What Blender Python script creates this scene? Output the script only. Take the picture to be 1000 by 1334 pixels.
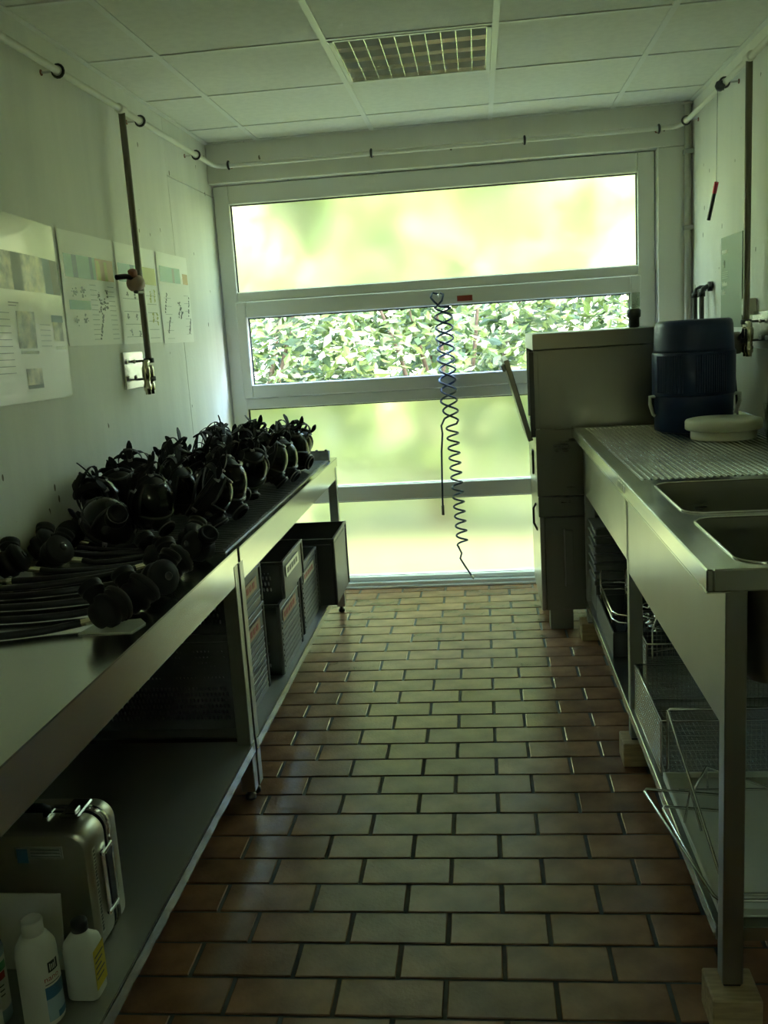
import bpy, math, random
from mathutils import Vector, Matrix
random.seed(7)
sc = bpy.context.scene
for o in list(bpy.data.objects):
    bpy.data.objects.remove(o)
COL = sc.collection
PI = math.pi

# ------------------------------------------------------------------ camera
FPX, PITCH, YAW, ROLL = 1205.38, -0.1914075, -0.1114449, -0.0633520
CAM = Vector((0.13608, -1.77243, 1.47937))
fwd = Vector((math.sin(YAW) * math.cos(PITCH), math.cos(YAW) * math.cos(PITCH), math.sin(PITCH)))
rgt = Vector((math.cos(YAW), -math.sin(YAW), 0))
upv = rgt.cross(fwd)
R2 = rgt * math.cos(ROLL) + upv * math.sin(ROLL)
U2 = upv * math.cos(ROLL) - rgt * math.sin(ROLL)
cd = bpy.data.cameras.new('camera')
cam = bpy.data.objects.new('camera', cd)
COL.objects.link(cam)
cd.sensor_fit = 'VERTICAL'
cd.sensor_height = 36.0
cd.lens = FPX / 1334 * 36.0
cd.clip_start = 0.02
m = Matrix((R2, U2, -fwd)).transposed().to_4x4()
m.translation = CAM
cam.matrix_world = m
sc.camera = cam


def at(px, py, ax, val):
    """photo pixel -> point on the plane x|y|z = val"""
    d = R2 * ((px - 500) / FPX) - U2 * ((py - 667) / FPX) + fwd
    i = 'xyz'.index(ax)
    return CAM + d * ((val - CAM[i]) / d[i])


# ------------------------------------------------------------------ light
w = bpy.data.worlds.new('sky')
sc.world = w
w.use_nodes = True
nt = w.node_tree
bg = nt.nodes['Background']
sky = nt.nodes.new('ShaderNodeTexSky')
sky.sky_type = 'NISHITA'
sky.sun_disc = False
sky.sun_elevation = math.radians(52)
sky.sun_rotation = math.radians(130)
sky.air_density = 1.2
sky.dust_density = 2.0
nt.links.new(sky.outputs['Color'], bg.inputs['Color'])
bg.inputs['Strength'].default_value = 7.2
sd = bpy.data.lights.new('sun', 'SUN')
sd.energy = 3.6
sd.angle = math.radians(0.8)
sd.color = (1.0, 0.95, 0.84)
sun = bpy.data.objects.new('sun', sd)
COL.objects.link(sun)
sun.rotation_euler = Vector((0.50, -0.34, 0.80)).to_track_quat('Z', 'Y').to_euler()
vs = sc.view_settings
vs.view_transform = 'Standard'
vs.look = 'None'
vs.gamma = 1.0
vs.use_curve_mapping = False
vs.exposure = -0.05

# ------------------------------------------------------------------ materials
MATS = {}


def mat(name, col, rough=0.5, metal=0.0, noise=0.0, nscale=8.0, bump=0.0, bscale=60.0, coat=0.0, rand=0.0,
        stretch=None, spec=0.5, noise2=None):
    if name in MATS:
        return MATS[name]
    ma = bpy.data.materials.new(name)
    ma.use_nodes = True
    t = ma.node_tree
    b = t.nodes['Principled BSDF']
    b.inputs['Base Color'].default_value = (*col, 1)
    b.inputs['Roughness'].default_value = rough
    b.inputs['Metallic'].default_value = metal
    b.inputs['Specular IOR Level'].default_value = spec
    b.inputs['Coat Weight'].default_value = coat
    tc = t.nodes.new('ShaderNodeTexCoord')
    vec = tc.outputs['Object']
    if stretch:
        mp = t.nodes.new('ShaderNodeMapping')
        mp.inputs['Scale'].default_value = stretch
        t.links.new(vec, mp.inputs['Vector'])
        vec = mp.outputs['Vector']
    colour = None
    if noise > 0:
        n = t.nodes.new('ShaderNodeTexNoise')
        n.inputs['Scale'].default_value = nscale
        n.inputs['Detail'].default_value = 6
        t.links.new(vec, n.inputs['Vector'])
        mx = t.nodes.new('ShaderNodeMix')
        mx.data_type = 'RGBA'
        lo = noise2 if noise2 else tuple(max(0, c * (1 - noise)) for c in col)
        mx.inputs[6].default_value = (*col, 1)
        mx.inputs[7].default_value = (*lo, 1)
        r = t.nodes.new('ShaderNodeMapRange')
        r.inputs['From Min'].default_value = 0.38
        r.inputs['From Max'].default_value = 0.66
        t.links.new(n.outputs['Fac'], r.inputs['Value'])
        t.links.new(r.outputs['Result'], mx.inputs[0])
        colour = mx.outputs[2]
    if rand > 0:
        oi = t.nodes.new('ShaderNodeObjectInfo')
        hs = t.nodes.new('ShaderNodeHueSaturation')
        r = t.nodes.new('ShaderNodeMapRange')
        r.inputs['To Min'].default_value = 1 - rand
        r.inputs['To Max'].default_value = 1 + rand
        t.links.new(oi.outputs['Random'], r.inputs['Value'])
        t.links.new(r.outputs['Result'], hs.inputs['Value'])
        if colour:
            t.links.new(colour, hs.inputs['Color'])
        else:
            hs.inputs['Color'].default_value = (*col, 1)
        colour = hs.outputs['Color']
    if colour:
        t.links.new(colour, b.inputs['Base Color'])
    if bump > 0:
        n = t.nodes.new('ShaderNodeTexNoise')
        n.inputs['Scale'].default_value = bscale
        n.inputs['Detail'].default_value = 4
        t.links.new(vec, n.inputs['Vector'])
        bp = t.nodes.new('ShaderNodeBump')
        bp.inputs['Strength'].default_value = bump
        bp.inputs['Distance'].default_value = 0.004
        t.links.new(n.outputs['Fac'], bp.inputs['Height'])
        t.links.new(bp.outputs['Normal'], b.inputs['Normal'])
    MATS[name] = ma
    return ma


def wall_mat(name, col, streak):
    """painted concrete: faint vertical drip streaks, blotches and small pits"""
    ma = mat(name, col, rough=0.62, bump=0.25, bscale=35)
    t = ma.node_tree
    b = t.nodes['Principled BSDF']
    tc = t.nodes.new('ShaderNodeTexCoord')
    mp = t.nodes.new('ShaderNodeMapping')
    mp.inputs['Scale'].default_value = (9, 9, 1.1)
    t.links.new(tc.outputs['Object'], mp.inputs['Vector'])
    n = t.nodes.new('ShaderNodeTexNoise')
    n.inputs['Scale'].default_value = 1.0
    n.inputs['Detail'].default_value = 7
    t.links.new(mp.outputs['Vector'], n.inputs['Vector'])
    r = t.nodes.new('ShaderNodeMapRange')
    r.inputs['From Min'].default_value = 0.35
    r.inputs['From Max'].default_value = 0.7
    t.links.new(n.outputs['Fac'], r.inputs['Value'])
    mx = t.nodes.new('ShaderNodeMix')
    mx.data_type = 'RGBA'
    mx.inputs[6].default_value = (*col, 1)
    mx.inputs[7].default_value = (*[c * (1 - streak) for c in col], 1)
    t.links.new(r.outputs['Result'], mx.inputs[0])
    # pits: stretched voronoi cells kept only where a noise mask allows
    mp2 = t.nodes.new('ShaderNodeMapping')
    mp2.inputs['Scale'].default_value = (16, 16, 8)
    t.links.new(tc.outputs['Object'], mp2.inputs['Vector'])
    v = t.nodes.new('ShaderNodeTexVoronoi')
    v.inputs['Scale'].default_value = 1.0
    t.links.new(mp2.outputs['Vector'], v.inputs['Vector'])
    lt = t.nodes.new('ShaderNodeMath')
    lt.operation = 'LESS_THAN'
    lt.inputs[1].default_value = 0.10
    t.links.new(v.outputs['Distance'], lt.inputs[0])
    n3 = t.nodes.new('ShaderNodeTexNoise')
    n3.inputs['Scale'].default_value = 6.0
    t.links.new(tc.outputs['Object'], n3.inputs['Vector'])
    gt = t.nodes.new('ShaderNodeMath')
    gt.operation = 'GREATER_THAN'
    gt.inputs[1].default_value = 0.55
    t.links.new(n3.outputs['Fac'], gt.inputs[0])
    mu = t.nodes.new('ShaderNodeMath')
    mu.operation = 'MULTIPLY'
    t.links.new(lt.outputs[0], mu.inputs[0])
    t.links.new(gt.outputs[0], mu.inputs[1])
    mx2 = t.nodes.new('ShaderNodeMix')
    mx2.data_type = 'RGBA'
    mx2.inputs[7].default_value = (0.16, 0.14, 0.10, 1)
    t.links.new(mu.outputs[0], mx2.inputs[0])
    t.links.new(mx.outputs[2], mx2.inputs[6])
    t.links.new(mx2.outputs[2], b.inputs['Base Color'])
    return ma


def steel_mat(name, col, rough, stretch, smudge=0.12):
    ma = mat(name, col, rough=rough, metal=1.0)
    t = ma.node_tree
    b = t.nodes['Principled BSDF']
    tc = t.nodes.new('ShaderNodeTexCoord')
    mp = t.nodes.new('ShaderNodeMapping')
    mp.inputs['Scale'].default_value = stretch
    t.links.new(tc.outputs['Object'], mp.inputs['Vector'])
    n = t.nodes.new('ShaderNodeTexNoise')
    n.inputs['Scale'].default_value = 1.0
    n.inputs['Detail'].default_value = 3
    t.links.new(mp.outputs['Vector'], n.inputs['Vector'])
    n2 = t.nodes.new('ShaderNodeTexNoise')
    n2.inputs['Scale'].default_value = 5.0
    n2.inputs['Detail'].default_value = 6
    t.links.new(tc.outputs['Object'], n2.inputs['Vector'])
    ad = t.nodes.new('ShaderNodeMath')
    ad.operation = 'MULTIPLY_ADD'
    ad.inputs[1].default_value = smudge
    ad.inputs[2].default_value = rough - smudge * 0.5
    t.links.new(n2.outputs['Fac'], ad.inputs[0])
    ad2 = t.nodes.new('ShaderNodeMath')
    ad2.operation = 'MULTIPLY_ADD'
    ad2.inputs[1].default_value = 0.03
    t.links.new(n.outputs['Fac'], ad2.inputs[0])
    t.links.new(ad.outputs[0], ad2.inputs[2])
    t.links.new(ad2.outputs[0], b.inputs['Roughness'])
    return ma


def frosted_mat():
    ma = bpy.data.materials.new('frosted_glass')
    ma.use_nodes = True
    t = ma.node_tree
    t.nodes.remove(t.nodes['Principled BSDF'])
    out = t.nodes['Material Output']
    tr = t.nodes.new('ShaderNodeBsdfTranslucent')
    tr.inputs['Color'].default_value = (0.95, 0.97, 0.55, 1)
    rf = t.nodes.new('ShaderNodeBsdfRefraction')
    rf.inputs['Color'].default_value = (0.95, 0.97, 0.55, 1)
    rf.inputs['Roughness'].default_value = 0.34
    rf.inputs['IOR'].default_value = 1.4
    n = t.nodes.new('ShaderNodeTexNoise')
    n.inputs['Scale'].default_value = 260
    tc = t.nodes.new('ShaderNodeTexCoord')
    t.links.new(tc.outputs['Object'], n.inputs['Vector'])
    bp = t.nodes.new('ShaderNodeBump')
    bp.inputs['Strength'].default_value = 0.25
    bp.inputs['Distance'].default_value = 0.001
    t.links.new(n.outputs['Fac'], bp.inputs['Height'])
    t.links.new(bp.outputs['Normal'], rf.inputs['Normal'])
    m1 = t.nodes.new('ShaderNodeMixShader')
    m1.inputs[0].default_value = 0.96
    t.links.new(tr.outputs[0], m1.inputs[1])
    t.links.new(rf.outputs[0], m1.inputs[2])
    gl = t.nodes.new('ShaderNodeBsdfGlossy')
    gl.inputs['Roughness'].default_value = 0.35
    m2 = t.nodes.new('ShaderNodeMixShader')
    m2.inputs[0].default_value = 0.05
    t.links.new(m1.outputs[0], m2.inputs[1])
    t.links.new(gl.outputs[0], m2.inputs[2])
    t.links.new(m2.outputs[0], out.inputs['Surface'])
    return ma


def clear_mat(name='clear_glass', tint=(0.93, 0.97, 0.93), refl=0.05):
    ma = bpy.data.materials.new(name)
    ma.use_nodes = True
    t = ma.node_tree
    t.nodes.remove(t.nodes['Principled BSDF'])
    out = t.nodes['Material Output']
    tr = t.nodes.new('ShaderNodeBsdfTransparent')
    tr.inputs['Color'].default_value = (*tint, 1)
    gl = t.nodes.new('ShaderNodeBsdfGlossy')
    gl.inputs['Roughness'].default_value = 0.02
    m2 = t.nodes.new('ShaderNodeMixShader')
    m2.inputs[0].default_value = refl
    t.links.new(tr.outputs[0], m2.inputs[1])
    t.links.new(gl.outputs[0], m2.inputs[2])
    t.links.new(m2.outputs[0], out.inputs['Surface'])
    return ma


def leaf_mat(name, c1, c2, rough=0.35):
    ma = bpy.data.materials.new(name)
    ma.use_nodes = True
    t = ma.node_tree
    b = t.nodes['Principled BSDF']
    out = t.nodes['Material Output']
    tc = t.nodes.new('ShaderNodeTexCoord')
    n = t.nodes.new('ShaderNodeTexNoise')
    n.inputs['Scale'].default_value = 3.0
    t.links.new(tc.outputs['Object'], n.inputs['Vector'])
    mx = t.nodes.new('ShaderNodeMix')
    mx.data_type = 'RGBA'
    mx.inputs[6].default_value = (*c1, 1)
    mx.inputs[7].default_value = (*c2, 1)
    t.links.new(n.outputs['Fac'], mx.inputs[0])
    t.links.new(mx.outputs[2], b.inputs['Base Color'])
    b.inputs['Roughness'].default_value = rough
    tr = t.nodes.new('ShaderNodeBsdfTranslucent')
    t.links.new(mx.outputs[2], tr.inputs['Color'])
    ms = t.nodes.new('ShaderNodeMixShader')
    ms.inputs[0].default_value = 0.4
    t.links.new(b.outputs[0], ms.inputs[1])
    t.links.new(tr.outputs[0], ms.inputs[2])
    t.links.new(ms.outputs[0], out.inputs['Surface'])
    return ma


M_WALL_L = wall_mat('painted_concrete', (0.82, 0.82, 0.75), 0.09)
M_WALL = wall_mat('painted_plaster', (0.86, 0.86, 0.79), 0.05)
M_BEAM = wall_mat('painted_beam', (0.84, 0.84, 0.77), 0.05)
M_CEIL = mat('mineral_tile', (0.84, 0.84, 0.76), rough=0.9, noise=0.06, nscale=30, bump=0.25, bscale=220)
M_TBAR = mat('white_enamel_bar', (0.84, 0.85, 0.80), rough=0.35)
M_FRAME = mat('window_pvc', (0.88, 0.89, 0.86), rough=0.38)
M_GASKET = mat('black_gasket', (0.02, 0.025, 0.025), rough=0.6)
M_ALU = mat('sill_aluminium', (0.72, 0.76, 0.80), rough=0.3, metal=0.7)
M_FROST = frosted_mat()
M_CLEAR = clear_mat()
M_GROUT = mat('grout', (0.055, 0.050, 0.040), rough=0.85, noise=0.3, nscale=40)
M_TILE = mat('clinker_tile', (0.25, 0.135, 0.070), rough=0.27, noise=0.35, nscale=9, bump=0.22, bscale=90, rand=0.22,
             noise2=(0.165, 0.085, 0.045), spec=0.75)
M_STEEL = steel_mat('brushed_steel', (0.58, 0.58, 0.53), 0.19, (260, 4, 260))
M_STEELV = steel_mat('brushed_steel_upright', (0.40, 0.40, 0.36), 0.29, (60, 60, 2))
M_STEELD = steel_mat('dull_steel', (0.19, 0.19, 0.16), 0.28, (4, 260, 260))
M_SHELF = mat('matt_steel', (0.36, 0.36, 0.32), rough=0.5, metal=0.9)
M_CHROME = mat('chrome', (0.75, 0.75, 0.72), rough=0.12, metal=1)
M_WIRE = mat('wire_steel', (0.68, 0.68, 0.63), rough=0.25, metal=1)
M_BRASS = mat('nickel_brass', (0.62, 0.58, 0.44), rough=0.25, metal=1)
M_PIPE = mat('painted_pipe', (0.74, 0.73, 0.64), rough=0.38)
M_RISER = mat('bare_pipe', (0.13, 0.125, 0.085), rough=0.45, metal=0.3)
M_CLAMP = mat('clamp_rubber', (0.03, 0.03, 0.03), rough=0.5)
M_ZINC = mat('zinc', (0.6, 0.6, 0.56), rough=0.35, metal=1)
M_RUST = mat('rusty_cap', (0.25, 0.10, 0.06), rough=0.7)
M_RUBBER = mat('black_rubber', (0.006, 0.006, 0.006), rough=0.5, spec=0.22, bump=0.1, bscale=40)
M_RUBBER2 = mat('dark_strap', (0.009, 0.009, 0.0085), rough=0.6, spec=0.25)
M_VISOR = mat('smoked_visor', (0.008, 0.009, 0.008), rough=0.16, spec=0.3)
M_VFRAME = mat('visor_frame_plastic', (0.035, 0.035, 0.033), rough=0.25)
M_BUCKLE = mat('buckle_grey', (0.22, 0.22, 0.20), rough=0.35, metal=0.6)
M_HOSE = mat('hose_rubber', (0.008, 0.008, 0.008), rough=0.4, spec=0.3)
M_MAT = mat('rubber_mat', (0.09, 0.09, 0.08), rough=0.34, noise=0.5, nscale=25, bump=0.2, bscale=30)
M_CRATE = mat('grey_crate_plastic', (0.115, 0.12, 0.115), rough=0.42)
M_CRATED = mat('dark_crate_plastic', (0.06, 0.063, 0.06), rough=0.45)
M_BLUE = mat('navy_plastic', (0.004, 0.014, 0.052), rough=0.42, spec=0.35)
M_WHITE = mat('white_plastic', (0.72, 0.72, 0.62), rough=0.4)
M_IVORY = mat('ivory_plastic', (0.66, 0.63, 0.50), rough=0.38)
M_PAPER = mat('paper_white', (0.95, 0.95, 0.88), rough=0.5)
M_PAPERG = mat('laminated_grey', (0.62, 0.63, 0.53), rough=0.3, coat=0.15)
M_TEAL = mat('print_teal', (0.26, 0.42, 0.36), rough=0.5)
M_PBLUE = mat('print_blue', (0.13, 0.20, 0.25), rough=0.5)
M_PSKIN = mat('print_tan', (0.48, 0.32, 0.16), rough=0.5)
M_PYEL = mat('print_olive', (0.46, 0.46, 0.14), rough=0.5)
M_PGREY = mat('print_grey', (0.26, 0.28, 0.25), rough=0.5)
M_PDARK = mat('print_dark', (0.10, 0.11, 0.10), rough=0.5)
M_PHOTO = mat('print_photo', (0.14, 0.16, 0.13), rough=0.4, noise=0.9, nscale=16, noise2=(0.70, 0.66, 0.46))
M_WOOD = mat('raw_wood', (0.46, 0.34, 0.19), rough=0.7, noise=0.35, nscale=6, stretch=(2, 14, 14))
M_RED = mat('red_plastic', (0.55, 0.02, 0.05), rough=0.4)
M_LRED = mat('red_label', (0.36, 0.05, 0.03), rough=0.5)
M_BLACK = mat('black_plastic', (0.012, 0.012, 0.012), rough=0.4)
M_SIGN = mat('sign_green', (0.24, 0.29, 0.20), rough=0.6)
M_HDPE = mat('milky_plastic', (0.66, 0.68, 0.58), rough=0.35)
M_LBLUE = mat('label_blue', (0.03, 0.14, 0.26), rough=0.4)
M_LSKY = mat('label_pale_blue', (0.32, 0.44, 0.48), rough=0.4)
M_LYEL = mat('label_yellow', (0.70, 0.56, 0.03), rough=0.4)
M_LGREEN = mat('label_green', (0.10, 0.30, 0.14), rough=0.4)
M_ORANGE = mat('label_orange', (0.42, 0.24, 0.15), rough=0.5)
M_COIL = mat('coil_hose_blue', (0.008, 0.028, 0.07), rough=0.3)
M_TUBE = mat('lamp_tube', (0.85, 0.86, 0.82), rough=0.3)
M_MIRROR = mat('lamp_reflector', (0.90, 0.91, 0.88), rough=0.22, metal=1)
M_TROUGH = mat('white_trough', (0.90, 0.90, 0.86), rough=0.25, coat=0.5)
M_DARKV = mat('lamp_housing', (0.6, 0.6, 0.56), rough=0.6)
M_LEAF1 = leaf_mat('leaf_green', (0.085, 0.135, 0.032), (0.17, 0.23, 0.06))
M_LEAF2 = leaf_mat('leaf_sun_glint', (0.34, 0.39, 0.20), (0.58, 0.60, 0.42), rough=0.3)  # white sun gloss on the hedge leaves put into a pale base colour
M_LEAF3 = leaf_mat('leaf_deep', (0.025, 0.05, 0.018), (0.06, 0.10, 0.035))
M_LEAF4 = leaf_mat('leaf_tree', (0.065, 0.095, 0.024), (0.11, 0.145, 0.038))
M_BARK = mat('bark', (0.16, 0.11, 0.07), rough=0.9, noise=0.4, nscale=20)
M_GRASS = mat('gravel', (0.105, 0.102, 0.066), rough=0.9, noise=0.4, nscale=5, noise2=(0.062, 0.082, 0.034))
M_ROOF = mat('roof_slab', (0.4, 0.4, 0.38), rough=0.9)
M_CLEARP = clear_mat('clear_plastic', (0.78, 0.80, 0.74), 0.10)
M_LEATHER = mat('case_handle_black', (0.008, 0.008, 0.008), rough=0.5)


# ------------------------------------------------------------------ mesh builder
class MB:
    def __init__(s):
        s.v, s.f, s.mi, s.sm, s.mats = [], [], [], [], []

    def slot(s, ma):
        if ma not in s.mats:
            s.mats.append(ma)
        return s.mats.index(ma)

    def add(s, verts, faces, ma, smooth=False):
        k = len(s.v)
        i = s.slot(ma)
        s.v += [Vector(p) for p in verts]
        for f in faces:
            s.f.append(tuple(k + a for a in f))
            s.mi.append(i)
            s.sm.append(smooth)
        return s

    def box(s, x0, x1, y0, y1, z0, z1, ma, bev=0.0, tf=None):
        if x0 > x1: x0, x1 = x1, x0
        if y0 > y1: y0, y1 = y1, y0
        if z0 > z1: z0, z1 = z1, z0
        lo, hi = (x0, y0, z0), (x1, y1, z1)
        if bev <= 0:
            vs_ = [(x, y, z) for x in (x0, x1) for y in (y0, y1) for z in (z0, z1)]
            fs = [(0, 1, 3, 2), (4, 6, 7, 5), (0, 4, 5, 1), (2, 3, 7, 6), (0, 2, 6, 4), (1, 5, 7, 3)]
        else:
            b = min(bev, (x1 - x0) * .49, (y1 - y0) * .49, (z1 - z0) * .49)
            vs_, idx = [], {}
            for cx in (0, 1):
                for cy in (0, 1):
                    for cz in (0, 1):
                        c = [(lo, hi)[k][i] for i, k in enumerate((cx, cy, cz))]
                        sg = [1 if k == 0 else -1 for k in (cx, cy, cz)]
                        for a in range(3):
                            p = [c[i] + (0 if i == a else sg[i] * b) for i in range(3)]
                            idx[(cx, cy, cz, a)] = len(vs_)
                            vs_.append(tuple(p))
            fs = []
            for a in range(3):
                o1, o2 = [i for i in range(3) if i != a]
                for k in (0, 1):
                    def key(u, v):
                        c = [0, 0, 0]; c[a] = k; c[o1] = u; c[o2] = v
                        return idx[(*c, a)]
                    fs.append((key(0, 0), key(1, 0), key(1, 1), key(0, 1)))
            for a in range(3):          # edges along axis a
                o1, o2 = [i for i in range(3) if i != a]
                for u in (0, 1):
                    for v in (0, 1):
                        def key(k, ax):
                            c = [0, 0, 0]; c[a] = k; c[o1] = u; c[o2] = v
                            return idx[(*c, ax)]
                        fs.append((key(0, o1), key(1, o1), key(1, o2), key(0, o2)))
            for cx in (0, 1):
                for cy in (0, 1):
                    for cz in (0, 1):
                        fs.append(tuple(idx[(cx, cy, cz, a)] for a in range(3)))
        # outward orientation
        c0 = Vector(((x0 + x1) / 2, (y0 + y1) / 2, (z0 + z1) / 2))
        out = []
        for f in fs:
            p = [Vector(vs_[i]) for i in f]
            nrm = (p[1] - p[0]).cross(p[2] - p[0])
            cen = sum(p, Vector()) / len(p)
            out.append(f if nrm.dot(cen - c0) >= 0 else tuple(reversed(f)))
        if tf is not None:
            vs_ = [tf @ Vector(p) for p in vs_]
        return s.add(vs_, out, ma)

    def tube(s, pts, r, ma, n=8, caps=True, rr=None, smooth=True, closed=False):
        pts = [Vector(p) for p in pts]
        k = len(pts)
        tg = []
        for i in range(k):
            a = pts[i - 1] if (i > 0 or closed) else pts[0]
            b = pts[(i + 1) % k] if (i < k - 1 or closed) else pts[-1]
            d = b - a
            tg.append(d.normalized() if d.length > 1e-9 else Vector((0, 0, 1)))
        ref = Vector((0, 0, 1)) if abs(tg[0].z) < 0.9 else Vector((1, 0, 0))
        nv = (ref - tg[0] * ref.dot(tg[0])).normalized()
        vs_, fs = [], []
        for i in range(k):
            nv = nv - tg[i] * nv.dot(tg[i])
            if nv.length < 1e-6:
                nv = tg[i].orthogonal()
            nv.normalize()
            bn = tg[i].cross(nv)
            ra = rr[i] if rr else r
            for j in range(n):
                a = 2 * PI * j / n
                vs_.append(pts[i] + nv * (math.cos(a) * ra) + bn * (math.sin(a) * ra))
        for i in range(k if closed else k - 1):
            for j in range(n):
                i2 = (i + 1) % k
                fs.append((i * n + j, i * n + (j + 1) % n, i2 * n + (j + 1) % n, i2 * n + j))
        s.add(vs_, fs, ma, smooth)
        if caps and not closed:
            s.add(vs_[:n], [tuple(reversed(range(n)))], ma)
            s.add(vs_[-n:], [tuple(range(n))], ma)
        return s

    def cyl(s, p0, p1, r, ma, n=16, r1=None, caps=True):
        return s.tube([p0, p1], r, ma, n, caps, rr=[r, r1 if r1 is not None else r])

    def lathe(s, prof, c, ma, n=24, axis=(0, 0, 1), sx=1.0, sy=1.0, smooth=True, xdir=None):
        """profile [(r, h)] spun about axis through c"""
        ax = Vector(axis).normalized()
        ux = Vector(xdir) if xdir else ax.orthogonal().normalized()
        if abs(ax.z) > 0.99 and not xdir:
            ux = Vector((1, 0, 0))
        uy = ax.cross(ux)
        c = Vector(c)
        vs_, fs = [], []
        for (r, h) in prof:
            for j in range(n):
                a = 2 * PI * j / n
                vs_.append(c + ax * h + ux * (r * sx * math.cos(a)) + uy * (r * sy * math.sin(a)))
        for i in range(len(prof) - 1):
            for j in range(n):
                fs.append((i * n + j, i * n + (j + 1) % n, (i + 1) * n + (j + 1) % n, (i + 1) * n + j))
        if prof[0][0] > 1e-6:
            fs.append(tuple(reversed(range(n))))
        if prof[-1][0] > 1e-6:
            fs.append(tuple(range((len(prof) - 1) * n, len(prof) * n)))
        return s.add(vs_, fs, ma, smooth)

    def ribbon(s, pts, wid, side, ma, th=0.003):
        """strap: flat band along pts, widths wid, side = width direction"""
        pts = [Vector(p) for p in pts]
        vs_, fs = [], []
        k = len(pts)
        for i in range(k):
            t = (pts[min(i + 1, k - 1)] - pts[max(i - 1, 0)]).normalized()
            sd_ = Vector(side[i] if isinstance(side, list) else side)
            sd_ = (sd_ - t * sd_.dot(t)).normalized()
            nn = t.cross(sd_)
            wv = (wid[i] if isinstance(wid, list) else wid) / 2
            for a, b in ((-1, -1), (1, -1), (1, 1), (-1, 1)):
                vs_.append(pts[i] + sd_ * (a * wv) + nn * (b * th / 2))
        for i in range(k - 1):
            for j in range(4):
                fs.append((i * 4 + j, i * 4 + (j + 1) % 4, (i + 1) * 4 + (j + 1) % 4, (i + 1) * 4 + j))
        fs += [(3, 2, 1, 0), tuple(4 * (k - 1) + j for j in range(4))]
        return s.add(vs_, fs, ma)

    def poly(s, pts, ma):
        return s.add(pts, [tuple(range(len(pts)))], ma)

    def mesh(s, name, off=Vector((0, 0, 0))):
        me = bpy.data.meshes.new(name)
        me.from_pydata([tuple(p - off) for p in s.v], [], s.f)
        for ma in s.mats:
            me.materials.append(ma)
        me.polygons.foreach_set('material_index', s.mi)
        me.polygons.foreach_set('use_smooth', s.sm)
        me.update()
        return me

    def bounds(s):
        lo = Vector([min(p[i] for p in s.v) for i in range(3)])
        hi = Vector([max(p[i] for p in s.v) for i in range(3)])
        return lo, hi

    def build(s, name, parent=None, off=None):
        if parent is not None:
            if off is None:
                off = root_of(parent).location
            o = bpy.data.objects.new(name, s.mesh(name, off))
            COL.objects.link(o)
            o.parent = parent
        else:
            lo, hi = s.bounds()
            off = Vector(((lo.x + hi.x) / 2, (lo.y + hi.y) / 2, lo.z))
            o = bpy.data.objects.new(name, s.mesh(name, off))
            COL.objects.link(o)
            o.location = off
        return o


def root_of(o):
    while o.parent:
        o = o.parent
    return o


def tag(o, label, cat, group=None, kind=None):
    o['label'] = label
    o['category'] = cat
    if group:
        o['group'] = group
    if kind:
        o['kind'] = kind
    return o


def structure(o, label=None, cat=None):
    o['kind'] = 'structure'
    if label:
        o['label'] = label
    if cat:
        o['category'] = cat
    return o


def thing(name, loc, label, cat, group=None):
    o = bpy.data.objects.new(name, None)
    COL.objects.link(o)
    o.location = loc
    o.empty_display_size = 0.05
    return tag(o, label, cat, group)


def text_mesh(txt, size):
    """flat glyph outlines of the built-in font as (verts, faces), origin at the left of the baseline"""
    cu_ = bpy.data.curves.new('glyphs', 'FONT')
    cu_.body = txt
    cu_.size = size
    cu_.resolution_u = 2
    ob = bpy.data.objects.new('glyphs', cu_)
    COL.objects.link(ob)
    dg = bpy.context.evaluated_depsgraph_get()
    ev = ob.evaluated_get(dg)
    me = ev.to_mesh()
    vs_ = [tuple(v.co) for v in me.vertices]
    fs = [tuple(f.vertices) for f in me.polygons]
    ev.to_mesh_clear()
    bpy.data.objects.remove(ob)
    bpy.data.curves.remove(cu_)
    return vs_, fs


def copy_tree(o, parent=None):
    c = o.copy()
    COL.objects.link(c)
    if parent is not None:
        c.parent = parent
    for ch in [x for x in o.children]:
        copy_tree(ch, c)
    return c


# ------------------------------------------------------------------ room shell
XL, XR, YB, YF, ZC = -1.305, 1.28, 3.45, -2.95, 2.545      # left, right, pier/beam face, behind camera, ceiling
YW = 3.54                                                  # inner window plane

# floor: grout bed with clinker tiles laid in running bond
fl = MB().box(XL, XR, YF, YW + 0.10, -0.12, -0.004, M_GROUT).build('floor')
structure(fl, 'floor of brown clinker tiles laid in running bond', 'floor')
fo = fl.location
TP, TQ, TW, TD = 0.125, 0.25, 0.2405, 0.1165


def tile_mesh(wx, wy):
    b = MB()
    x, y, e, z0, z1 = wx / 2, wy / 2, 0.0022, -0.012, 0.0
    v_ = [(-x, -y, z0), (x, -y, z0), (x, y, z0), (-x, y, z0), (-x, -y, z1 - e), (x, -y, z1 - e), (x, y, z1 - e), (-x, y, z1 - e),
          (-x + e, -y + e, z1), (x - e, -y + e, z1), (x - e, y - e, z1), (-x + e, y - e, z1)]
    f_ = []
    for k in (0, 4):
        for j in range(4):
            f_.append((k + j, k + (j + 1) % 4, k + 4 + (j + 1) % 4, k + 4 + j))
    f_.append((8, 9, 10, 11))
    return b.add(v_, f_, M_TILE)


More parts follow.
